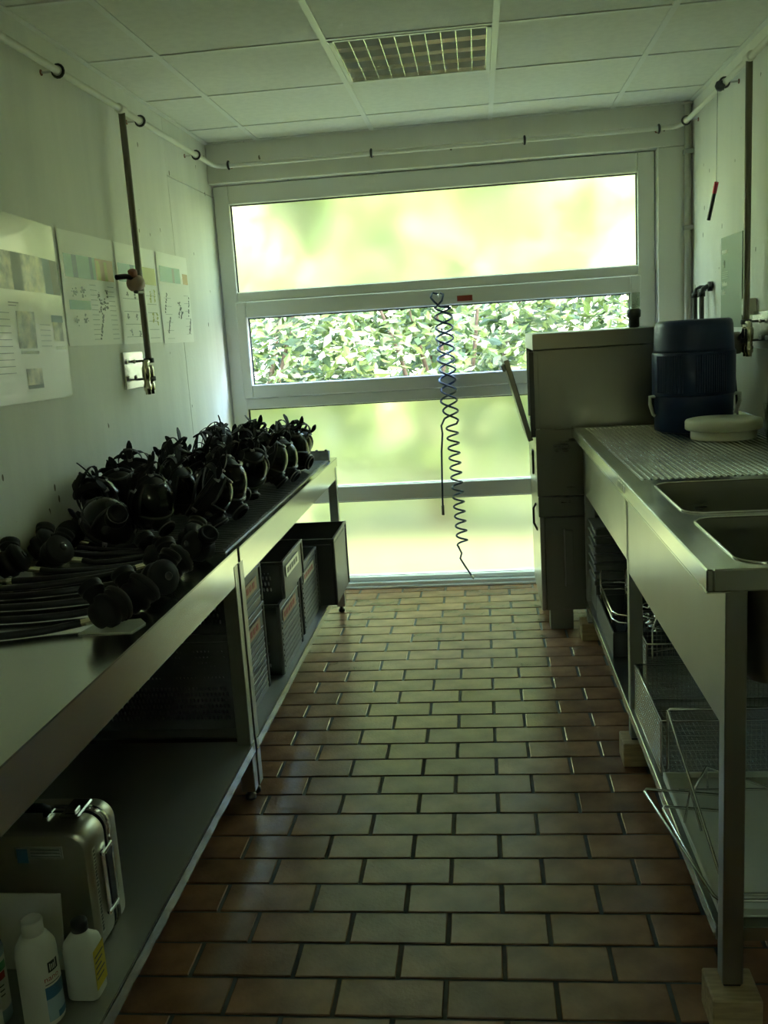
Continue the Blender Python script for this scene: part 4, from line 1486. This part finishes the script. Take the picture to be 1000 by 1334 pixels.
# chrome wire carrier with round fittings
wc = thing('wire_carrier', (.72, 1.95, ZU + .012), 'chrome wire carrier with looped rim standing in the low crate', 'wire rack')
zc = ZU + .16
loop = [(.612, 2.16, zc), (.610, 1.76, zc), (.625, 1.715, zc), (.66, 1.70, zc), (.70, 1.71, zc), (.72, 1.74, zc), (.72, 2.16, zc), (.70, 2.175, zc), (.63, 2.175, zc)]
MB().tube(loop, .0045, M_CHROME, n=8, closed=True).build('rim_wire', wc)
MB().tube([(p[0], p[1], p[2] - .03) for p in loop], .0035, M_CHROME, n=8, closed=True).build('rim_wire', wc)
for k, (x, y) in enumerate(((.614, 2.13), (.614, 1.80), (.717, 2.13), (.717, 1.80))):
    MB().tube([(x, y, ZU + .012), (x, y, zc + (.07 if k in (0, 2) else 0))], .004, M_CHROME, n=8).build('upright', wc)
for k in range(5):
    y = 1.78 + k * .085
    MB().tube([(.613, y, zc - .03), (.64, y, ZU + .012), (.69, y, ZU + .012), (.717, y, zc - .03)], .0028, M_CHROME, n=6).build('cross_wire', wc)
for k, (x, y) in enumerate(((.80, 1.80), (.80, 1.93), (.82, 2.06))):
    ft = thing('chrome_fitting', (x, y, ZU + .0065), ['chrome pipe fitting nearest the middle leg in the low crate', 'middle chrome pipe fitting in the low crate', 'chrome pipe fitting deepest in the low crate'][k], 'fitting', 'chrome fittings in the low crate')
    MB().lathe([(.035, 0), (.038, .005), (.038, .05), (.03, .055), (.022, .06), (.022, .10), (.026, .102), (.026, .12), (.018, .122), (0, .122)], (x, y, ZU + .0065), M_CHROME, n=20).build('fitting_body', ft)
    MB().tube([(x + .045 * math.cos(a), y + .045 * math.sin(a), ZU + .085) for a in [2 * PI * q_ / 16 for q_ in range(16)]], .004, M_CHROME, n=6, closed=True).build('ring', ft)


def wire_basket(name, x0, x1, y0, y1, z0, z1, step, label, r=.0011, rim=.0035):
    t_ = thing(name, ((x0 + x1) / 2, (y0 + y1) / 2, z0), label, 'basket')
    cs_ = [(x0, y0), (x1, y0), (x1, y1), (x0, y1)]
    MB().tube([(a, c, z1) for a, c in cs_], rim, M_WIRE, n=6, closed=True).build('rim_wire', t_)
    MB().tube([(a, c, z0 + rim) for a, c in cs_], rim, M_WIRE, n=6, closed=True).build('base_wire', t_)
    zb = z0 + rim
    for s_ in range(4):
        a, c = Vector((*cs_[s_], 0)), Vector((*cs_[(s_ + 1) % 4], 0))
        b = MB()
        n_ = int((c - a).length / step)
        for k in range(1, n_):
            p = a.lerp(c, k / n_)
            b.tube([(p.x, p.y, zb), (p.x, p.y, z1)], r, M_WIRE, n=4, caps=False)
        nz = int((z1 - zb) / step)
        for k in range(1, nz):
            z = zb + (z1 - zb) * k / nz
            b.tube([(a.x, a.y, z), (c.x, c.y, z)], r, M_WIRE, n=4, caps=False)
        b.build('mesh_side', t_)
    b = MB()
    for k in range(1, int((x1 - x0) / step)):
        x = x0 + k * step
        b.tube([(x, y0, zb), (x, y1, zb)], r, M_WIRE, n=4, caps=False)
    for k in range(1, int((y1 - y0) / step)):
        y = y0 + k * step
        b.tube([(x0, y, zb), (x1, y, zb)], r, M_WIRE, n=4, caps=False)
    b.build('mesh_base', t_)
    for (a, c) in cs_:
        MB().tube([(a, c, zb), (a, c, z1)], rim, M_WIRE, n=6).build('corner_wire', t_)
    return t_


wire_basket('wire_basket', .600, 1.06, .72, 1.165, ZU, ZU + .165, .0135, 'fine mesh wire basket on the sink shelf in front of the middle leg')
wire_basket('wire_basket', .655, 1.10, 1.26, 1.63, ZU, ZU + .20, .016, 'wire mesh basket on the sink shelf behind the middle leg')
# loose wire inserts lying in the far basket
for k, (x, y, a, lab) in enumerate(((.78, 1.42, 20, 'bent wire insert standing in the far mesh basket'), (.92, 1.5, -30, 'bent wire insert deep in the far mesh basket'))):
    ca, sa = math.cos(math.radians(a)), math.sin(math.radians(a))
    z = ZU + .0055
    pts = [(-.09, 0, 0), (-.09, 0, .20), (-.02, .02, .34), (.05, .02, .30), (.09, 0, .18), (.09, 0, 0)]
    t_ = thing('wire_insert', (x, y, z), lab, 'wire rack')
    MB().tube([(x + p[0] * ca - p[1] * sa, y + p[0] * sa + p[1] * ca, z + p[2]) for p in pts], .003, M_WIRE, n=6).build('wire_bow', t_)
    MB().tube([(x - .088 * ca, y - .088 * sa, z + .12), (x + .088 * ca, y + .088 * sa, z + .12)], .0025, M_WIRE, n=6).build('wire_bar', t_)
# white plastic tray on the near part of the shelf
wt = thing('white_tray', (.92, .38, ZU), 'flat pale plastic tray on the near part of the sink shelf', 'tray')
MB().box(.600, 1.235, .075, .700, ZU, ZU + .006, M_HDPE, bev=.002).build('tray_floor', wt)
for (a0, a1, b0, b1) in ((.600, .606, .075, .70), (1.229, 1.235, .075, .70), (.606, 1.229, .075, .081), (.606, 1.229, .694, .70)):
    MB().box(a0, a1, b0, b1, ZU + .006, ZU + .022, M_HDPE, bev=.001).build('tray_edge', wt)
# open wire drying frame leaning out of the shelf
df = thing('drying_rack', (.66, .45, ZU + .022), 'folding wire drying rack leaning out over the shelf edge into the aisle', 'wire rack')
zf = ZU + .026
P = lambda px, py, x: at(px, py, 'x', x)
tp0 = P(847, 890, .600); tp0 = Vector((.612, .70, .405))
MB().tube([(.616, .712, zf), (.616, .712, .395), (.622, .712, .402), (.90, .712, .402), (.905, .712, .395), (.905, .712, zf)], .004, M_WIRE, n=8).build('back_bow', df)
MB().tube([(.616, .708, .398), (.625, .135, zf + .004), (.635, .12, zf), (1.20, .12, zf)], .004, M_WIRE, n=8).build('slanted_bar', df)
MB().tube([(.905, .708, .398), (.905, .135, zf + .004)], .004, M_WIRE, n=8).build('slanted_bar', df)
MB().tube([(.72, .56, zf), (.53, .555, .245), (.524, .55, .240), (.596, .11, zf + .004), (.606, .098, zf), (1.20, .098, zf)], .004, M_WIRE, n=8).build('leaning_bow', df)
MB().tube([(.72, .475, zf), (.562, .472, .240), (.556, .466, .236), (.590, .15, zf)], .004, M_WIRE, n=8).build('leaning_bow', df)
MB().tube([(.60, .42, zf), (.620, .45, .30), (.632, .38, zf)], .0035, M_WIRE, n=8).build('small_bow', df)
MB().tube([(.655, .575, zf), (.695, .60, .285), (.698, .60, zf)], .0035, M_WIRE, n=8).build('small_bow', df)
MB().tube([(.695, .60, .285), (.84, .56, zf + .02), (1.1, .50, zf)], .0035, M_WIRE, n=8).build('small_bow', df)
MB().tube([(.62, .59, zf), (1.15, .59, zf)], .003, M_WIRE, n=8).build('base_bar', df)

# ------------------------------------------------------------------ compressed air pipe round the room
ZP = 2.413
XPL, XPR, YPB = XL + .068, XR - .062, YB - .062
ap = thing('air_pipe', (0, 2.0, ZP), 'thin painted compressed air pipe running round three walls with two drop pipes', 'pipe')
MB().tube([(XPL, YF + .02, ZP), (XPL, YPB - .06, ZP), (XPL + .012, YPB - .02, ZP), (XPL + .04, YPB, ZP), (XPR - .05, YPB, ZP + .006), (XPR - .02, YPB - .01, ZP + .008), (XPR, YPB - .06, ZP + .012), (XPR, YF + .02, ZP + .03)],
          .0125, M_PIPE, n=12).build('pipe_run', ap)


def clamp(pos, axis, wall_dir, stub=True):
    pos = Vector(pos); ax = Vector(axis)
    wd = Vector(wall_dir)
    u = ax.cross(wd).normalized()
    pts = [pos + (wd * math.cos(a) + u * math.sin(a)) * .019 for a in [2 * PI * q_ / 14 for q_ in range(14)]]
    cl = MB()
    vs_ = []
    cl.tube(pts, .006, M_CLAMP, n=6, closed=True)
    cl = cl.build('clamp', ap)
    b = MB()
    b.lathe([(.0165, -.009), (.0165, .009)], pos, M_ZINC, n=14, axis=ax)
    b.tube([pos + wd * .02, pos + wd * .062], .004, M_ZINC, n=8)
    b.lathe([(.010, 0), (.010, .003), (0, .004)], pos + wd * .0605, M_RUST, n=10, axis=-wd)
    b.build('clamp_bolt', cl)


for y in (1.46, 2.24, 3.03, .35, -.8):
    clamp((XPL, y, ZP), (0, 1, 0), (-1, 0, 0))
for x in (-1.165, -.388, .418, 1.100):
    clamp((x, YPB, ZP + .003), (1, 0, 0), (0, 1, 0))
for y in (2.56, 3.30, 1.2, -.4):
    clamp((XPR, y, ZP + .016), (0, 1, 0), (1, 0, 0))
for (x, y, z0, z1, sg) in ((XPL, 2.03, 1.435, ZP, -1), (XPR, 2.19, 1.44, ZP + .018, 1)):
    rs = MB().tube([(x, y, z1), (x, y, z0)], .0135, M_RISER, n=12).build('drop_pipe', ap)
    MB().lathe([(.018, -.03), (.019, -.028), (.019, .028), (.018, .03)], (x, y, z1), M_PIPE, n=14, axis=(0, 1, 0)).build('tee', rs)
    xw = XL if sg < 0 else XR
    wp = MB().box(xw, xw - sg * .012, y - .13 if sg < 0 else y - .14, y + .09, z0 - .12, z0 + .03, M_STEEL, bev=.002).build('wall_plate', ap)
    for (dy_, dz) in ((.0, .0), (.0, -.065), (-.085, .0), (-.085, -.065)):
        MB().lathe([(.009, 0), (.009, .004), (0, .005)], (xw - sg * .0121, y - .02 + dy_, z0 - .01 + dz), M_ZINC, n=10, axis=(-sg, 0, 0)).build('screw', wp)
    for k, dz in enumerate((.0, -.075)):
        st = MB()
        st.tube([(xw - sg * .012, y, z0 - .01 + dz), (x + sg * .016, y, z0 - .01 + dz)], .005, M_CLAMP, n=8)
        st.lathe([(.020, -.010), (.022, -.006), (.022, .006), (.020, .010)], (x, y, z0 - .01 + dz), M_CLAMP, n=14)
        st.build('pipe_clip', wp)
    for k, dy_ in enumerate((-.0, -.045)):
        c = Vector((x, y + dy_, z0 - .03))
        MB().lathe([(.014, 0), (.017, -.01), (.017, -.045), (.013, -.05), (.013, -.075), (.016, -.077), (.016, -.100), (.011, -.105), (.011, -.118), (0, -.118)], c, M_BRASS, n=14).build('coupling', rs)
    MB().tube([(x, y, z0 - .012), (x, y - .045, z0 - .02), (x, y - .045, z0 - .04)], .012, M_BRASS, n=10).build('branch', rs)
# shut-off valve with rusty body on the left drop pipe
vb = MB()
vc = Vector((XPL + .012, 1.945, 1.735))
vb.lathe([(.022, -.03), (.030, -.022), (.032, .0), (.030, .022), (.022, .03)], vc, mat('valve_body', (.32, .22, .17), rough=.5), n=14, axis=(.4, 1, .15))
vb = vb.build('shutoff_valve', ap)
MB().tube([vc, (XPL, 2.03, 1.735)], .012, M_BRASS, n=10).build('valve_neck', vb)
MB().lathe([(.016, 0), (.018, .006), (.018, .022), (.012, .026), (0, .026)], vc + Vector((0, -.02, .028)), M_RUST, n=12, axis=(.1, -.5, 1)).build('valve_cap', vb)
MB().box(-.010, .010, -.045, .03, -.006, .006, M_BLACK, bev=.004, tf=Matrix.Translation(vc + Vector((.012, .0, -.036)))).build('valve_lever', vb)
MB().tube([vc + Vector((0, -.02, .02)), vc + Vector((-.02, -.05, .026)), (XL + .035, 1.86, 1.757)], .011, M_BLACK, n=8).build('valve_stub', vb)  # short dark tube running from the valve towards the wall
# right side: regulator bowl and thin hose at the outlet
rb = MB()
rc = Vector((XPR - .015, 2.29, 1.345))
rb.lathe([(.018, .045), (.034, .035), (.040, .0), (.036, -.03), (.02, -.045), (0, -.046)], rc, mat('gauge_body', (.22, .21, .18), rough=.25, metal=.5), n=18)
rb = rb.build('pressure_regulator', ap)
MB().tube([rc, (XPR, 2.19, 1.40)], .011, M_BRASS, n=8).build('regulator_neck', rb)
MB().lathe([(.014, 0), (.014, .02), (0, .021)], rc + Vector((-.02, 0, -.03)), M_RED, n=12, axis=(-.6, 0, -.5)).build('regulator_knob', rb)
MB().tube([rc + Vector((0, .01, -.04)), rc + Vector((.0, .02, -.10)), rc + Vector((.006, .0, -.22)), rc + Vector((.012, -.01, -.335))], .005, M_BLACK, n=8).build('drain_hose', rb)

# grey drain pipe in the corner
dp_ = thing('drain_pipe', (1.235, 3.395, 1.44), 'slim grey vertical pipe in the back right corner', 'pipe')
MB().tube([(1.252, 3.425, 1.44), (1.252, 3.425, ZC - .004)], .017, mat('grey_pipe', (.42, .42, .37), rough=.45), n=12).build('pipe_run', dp_)
MB().lathe([(.028, 0), (.028, .006), (.019, .008)], (1.252, 3.425, ZC - .014), M_PIPE, n=14).build('ceiling_collar', dp_)
for z in (2.30, 1.92):
    MB().box(1.232, XR, 3.405, 3.45, z - .012, z + .012, mat('grey_clip', (.3, .3, .27), rough=.5), bev=.003).build('pipe_clip', dp_)
# black twin hose holder above the drum
bh = thing('black_pipe_bend', (1.24, 3.10, 1.43), 'pair of black water pipes bending into the wall behind the drum', 'pipe')
for k, y in enumerate((3.13, 2.99)):
    MB().tube([(1.225, y, .97), (1.225, y, 1.572), (1.232, y, 1.590), (1.25, y, 1.60), (XR, y, 1.60)], .012, M_BLACK, n=10).build('pipe', bh)
    MB().lathe([(.018, -.012), (.018, .012)], (1.225, y, 1.565), M_BLACK, n=12).build('pipe_nut', bh)
MB().lathe([(.024, -.006), (.024, .012), (.016, .014)], (XR - .012, 2.99, 1.60), M_BLACK, n=12, axis=(-1, 0, 0)).build('wall_rose', bh)
MB().tube([(1.24, 3.13, 1.585), (1.24, 2.99, 1.585)], .008, M_BLACK, n=8).build('cross_pipe', bh)

# sign, switch, marker on a string
sg = thing('wall_sign', (XR - .004, 2.65, 1.41), 'grey green information sign on the right wall behind the drop pipe', 'sign')
MB().box(XR - .005, XR, 2.47, 2.825, 1.405, 1.81, M_SIGN, bev=.001).build('panel', sg)
b = MB()
M_SW = mat('sign_white', (.85, .87, .75), rough=.5)
b.box(XR - .0058, XR - .005, 2.715, 2.805, 1.735, 1.752, M_SW)
for (z, hh, n_, y1_) in ((1.590, .022, 6, 2.805), (1.552, .024, 5, 2.808)):
    yy_ = y1_
    for q_ in range(n_):
        wdt = random.uniform(.008, .016)
        b.box(XR - .0058, XR - .005, yy_ - wdt, yy_, z, z + hh * (1 if q_ in (0, 2) else .7), M_SW)
        yy_ -= wdt + .004
b.build('lettering', sg)['kind'] = 'stuff'
b = MB()
M_SG = mat('sign_pale', (.45, .51, .40), rough=.5)
for q_ in range(4):
    b.box(XR - .0058, XR - .005, 2.70, 2.80, 1.625 + q_ * .009, 1.629 + q_ * .009, M_SG)
b.lathe([(.018, 0), (.018, .0006), (.012, .0006), (.012, 0)], (XR - .0054, 2.765, 1.69), M_SG, n=14, axis=(-1, 0, 0))
b.build('pictogram', sg)
sw = thing('wall_switch', (XR - .02, 2.06, 1.43), 'small white switch box on the right wall behind the drop pipe', 'switch')
MB().box(XR - .045, XR, 2.265, 2.325, 1.455, 1.525, M_WHITE, bev=.004).build('switch_box', sw)
for q_ in range(3):
    MB().box(XR - .047, XR - .045, 2.275, 2.315, 1.465 + q_ * .02, 1.477 + q_ * .02, M_TBAR, bev=.001).build('rocker', sw)
mk = thing('marker_pen', (XPR, 2.63, 2.02), 'black marker with red cap hanging on a string from the pipe', 'marker')
MB().tube([(XPR - .022, 2.585, 2.41), (XPR - .016, 2.62, 2.028)], .0011, M_BLACK, n=5).build('string', mk)
p0 = Vector((XPR - .014, 2.625, 2.035)); p1 = Vector((XPR - .03, 2.70, 1.885))
MB().tube([p0, p0.lerp(p1, .28)], .0095, M_RED, n=12).build('cap', mk)
MB().tube([p0.lerp(p1, .28), p1], .0085, M_BLACK, n=12).build('barrel', mk)
MB().lathe([(.02, -.012), (.022, 0), (.02, .012)], (XPR - .02, 2.55, 2.415), M_CLAMP, n=8, axis=(.3, 1, -.3)).build('clip', mk)

# ------------------------------------------------------------------ posters on the left wall
def poster(ya, yb, z0, z1, zt0, label, kind, wav=.004, sheet=M_PAPER, dskew=0.0):
    t_ = thing('poster', (XL, (ya + yb) / 2, z0), label, 'poster', 'posters on the left wall')
    ph = random.uniform(0, 6)

    def S(u, v, e=0.0):
        w_ = wav * (.6 + math.sin(u * 9 + ph) * .45 * (.4 + v) + .35 * math.sin(v * 6 + u * 4 + ph))
        top = z1 + (zt0 - z1) * (1 - u) if zt0 else z1
        return Vector((XL + .0015 + max(0, w_) + e, ya + (yb - ya) * u, z0 + (top - z0) * v + dskew * u * (1 - v)))

    def patch(b, u0, u1, v0, v1, ma, e=.0006, n=8):
        k = max(1, int(n * (u1 - u0) + .99)); l = max(1, int(n * (v1 - v0) + .99))
        vs_ = [S(u0 + (u1 - u0) * i / k, v0 + (v1 - v0) * j / l, e) for j in range(l + 1) for i in range(k + 1)]
        fs = [(j * (k + 1) + i, (j) * (k + 1) + i + 1, (j + 1) * (k + 1) + i + 1, (j + 1) * (k + 1) + i) for j in range(l) for i in range(k)]
        b.add(vs_, fs, ma, True)

    b = MB(); patch(b, 0, 1, 0, 1, sheet, 0, 24)
    patch(b, 0, 1, 0, 1, sheet, -.0006, 24)
    b.build('sheet', t_)
    rg = random.Random(int(ya * 1000))
    if kind == 'photo':
        b = MB()
        u = 0.0
        for (w_, ma) in ((.18, M_PHOTO), (.03, M_PAPERG), (.14, M_PSKIN), (.05, M_PYEL), (.16, M_PHOTO), (.08, M_PGREY), (.2, M_PHOTO), (.08, M_PBLUE), (.08, M_PDARK)):
            patch(b, u, min(1, u + w_), .60, .80, ma, .0006, 24); u += w_
        b.build('photo_band', t_)
        for (u0, u1, v0, v1, ma) in ((.55, .70, .29, .49, M_PHOTO), (.87, .97, .33, .44, M_PHOTO), (.86, .98, .44, .48, M_PBLUE), (.58, .72, .09, .18, M_PHOTO),
                                     (.58, .72, .07, .09, M_PDARK), (.05, .2, .29, .49, M_PHOTO), (.56, .71, .26, .278, M_PAPER), (.88, .98, .28, .30, M_PAPER)):
            b = MB(); patch(b, u0, u1, v0, v1, ma); b.build('photo', t_)
        b = MB()
        for k in range(10):
            patch(b, .28 + .02 * (k % 2), .5, .16 + k * .035, .164 + k * .035, M_PGREY)
        for k in range(5):
            patch(b, .74, .84, .3 + k * .03, .304 + k * .03, M_PGREY)
        patch(b, .50, .58, .53, .535, M_PDARK); patch(b, .50, .56, .515, .519, M_PDARK)
        b.build('text_lines', t_)['kind'] = 'stuff'
    else:
        b = MB()
        if kind == 'a':
            patch(b, .06, .62, .60, .80, M_TEAL); patch(b, .62, .98, .60, .80, M_PSKIN); patch(b, .2, .28, .60, .80, M_PBLUE, .0009); patch(b, .50, .56, .60, .80, M_PBLUE, .0009)
            patch(b, .64, .72, .60, .78, M_PYEL, .0009); patch(b, .80, .86, .60, .78, M_PYEL, .0009)
        elif kind == 'b':
            patch(b, .03, .50, .62, .80, M_TEAL); patch(b, .50, 1.0, .62, .80, M_PYEL); patch(b, .32, .42, .62, .8, M_PBLUE, .0009)
        else:
            patch(b, .06, .70, .68, .85, M_TEAL); patch(b, .78, .97, .68, .80, M_PSKIN); patch(b, .45, .52, .68, .84, M_PGREY, .0009)
        b.build('header_band', t_)
        b = MB()

        def blob(u, v, r, ma, n_=10):
            for _ in range(n_):
                a = rg.uniform(0, 6.28); q_ = rg.uniform(0, r)
                uu, vv = u + math.cos(a) * q_ * .8, v + math.sin(a) * q_
                s_ = rg.uniform(.012, .030)
                patch(b, uu - s_ * .5, uu + s_ * .5, vv - s_ * .35, vv + s_ * .35, ma, .0008, 2)
        if kind == 'a':
            for (u, v) in ((.18, .47), (.33, .48), (.18, .22), (.33, .23)):
                blob(u, v, .055, M_PGREY, 16)
            patch(b, .08, .44, .32, .40, M_TEAL, .0005)
            for (u, v) in ((.62, .45), (.66, .38), (.72, .40), (.70, .33), (.78, .36), (.62, .32), (.80, .48)):
                blob(u, v, .045, M_PDARK, 9)
            for k in range(8):
                blob(.66 - k * .012, .27 - k * .03, .014, M_PDARK, 4)
        elif kind == 'b':
            for (u, v) in ((.2, .5), (.38, .5), (.16, .27), (.36, .28), (.2, .12), (.42, .1)):
                blob(u, v, .04, M_PGREY, 10)
            for k in range(8):
                blob(.60, .52 - k * .035, .035, M_PDARK, 8)
            for (u, v) in ((.80, .5), (.92, .5), (.82, .26), (.93, .26)):
                for k in range(3):
                    blob(u, v - .04 + k * .04, .03, M_PYEL, 6)
        else:
            for k in range(7):
                blob(.22 - k * .016, .55 - k * .033, .014, M_PDARK, 4); blob(.26 - k * .016, .28 - k * .026, .014, M_PDARK, 4)
                blob(.94 - k * .01, .52 - k * .035, .014, M_PDARK, 4); blob(.94 - k * .012, .27 - k * .026, .014, M_PDARK, 4)
            for (u, v) in ((.58, .45), (.62, .40), (.56, .33), (.62, .30), (.66, .34)):
                blob(u, v, .04, M_PDARK, 10)
        b.build('diagram', t_)['kind'] = 'stuff'
        b = MB()
        for k in range(12):
            v = .05 + k * .045
            if kind == 'a':
                patch(b, .45, .58, v, v + .004, M_PGREY); patch(b, .82, .95, v, v + .004, M_PGREY)
            elif kind == 'b':
                patch(b, .08, .48, v * .95 + .02, v * .95 + .024, M_PGREY) if k % 3 == 0 else None
                patch(b, .68, .95, v, v + .004, M_PGREY) if k % 2 == 0 else None
            else:
                patch(b, .12, .34, v, v + .003, M_PGREY) if k % 2 == 0 else None
                patch(b, .76, .94, v, v + .003, M_PGREY) if k % 2 else None
        b.build('text_lines', t_)['kind'] = 'stuff'
    return t_


poster(.64, 1.405, 1.335, 1.905, 1.93, 'large laminated grey poster with photo strip, nearest the viewer', 'photo', wav=.007, sheet=M_PAPERG, dskew=-.008)
poster(1.432, 1.925, 1.500, 1.905, None, 'white poster with teal header and grey mask diagrams beside the laminated one', 'a', wav=.004)
poster(1.955, 2.415, 1.498, 1.905, None, 'white poster with teal and olive header crossed by the drop pipe', 'b', wav=.002)
poster(2.445, 2.905, 1.492, 1.905, None, 'white poster with exploded parts diagram nearest the window', 'c', wav=.002)

# ------------------------------------------------------------------ coiled air hose hanging in front of the window
YC = YI - .060
ch = thing('coil_hose', (-.07, YC, .045), 'dark blue coiled air hose hanging from the window sash to the sill', 'hose')


def helix(x_top, x_bot, z_top, z_bot, r0, r1, turns, ph):
    pts = []
    n_ = int(turns * 16)
    for k in range(n_ + 1):
        u = k / n_
        r = r0 + (r1 - r0) * u
        a = ph + 2 * PI * turns * u
        pts.append(Vector((x_top + (x_bot - x_top) * u + r * math.cos(a), YC + r * .75 * math.sin(a), z_top + (z_bot - z_top) * u)))
    return pts


up1 = [Vector((-.075, YC + .03, 1.668)), Vector((-.105, YC + .02, 1.675)), Vector((-.115, YC, 1.650)), Vector((-.095, YC - .01, 1.625)), Vector((-.07, YC, 1.600))] + helix(-.052, -.040, 1.590, .98, .049, .046, 5.3, 0.5)
MB().tube(up1, .0060, M_COIL, n=7).build('upper_coil', ch)
up2 = [Vector((-.06, YC + .03, 1.672)), Vector((-.045, YC + .01, 1.665)), Vector((-.055, YC, 1.63))] + helix(-.052, -.036, 1.590, .96, .049, .040, 5.5, 3.64)
lo = helix(-.034, -.004, .950, .245, .032, .030, 12.5, 0.5)
MB().tube(up2 + lo + [Vector((-.012, YC, .20)), Vector((-.022, YC, .17)), Vector((.0, YC, .13)), Vector((.045, YC, .055))], .0058, M_COIL, n=7).build('lower_coil', ch)
e1 = up1[-1]
MB().tube([e1, e1 + Vector((-.02, 0, -.04)), (-.088, YC, .90), (-.098, YC, .80), (-.106, YC, .55), (-.107, YC, .47)], .0056, M_COIL, n=7).build('straight_end', ch)
MB().tube([(-.107, YC, .485), (-.107, YC, .43)], .0085, M_RISER, n=10).build('end_fitting', ch)
MB().tube([(.036, YC, .066), (.052, YC, .047)], .007, M_ZINC, n=10).build('end_fitting', ch)
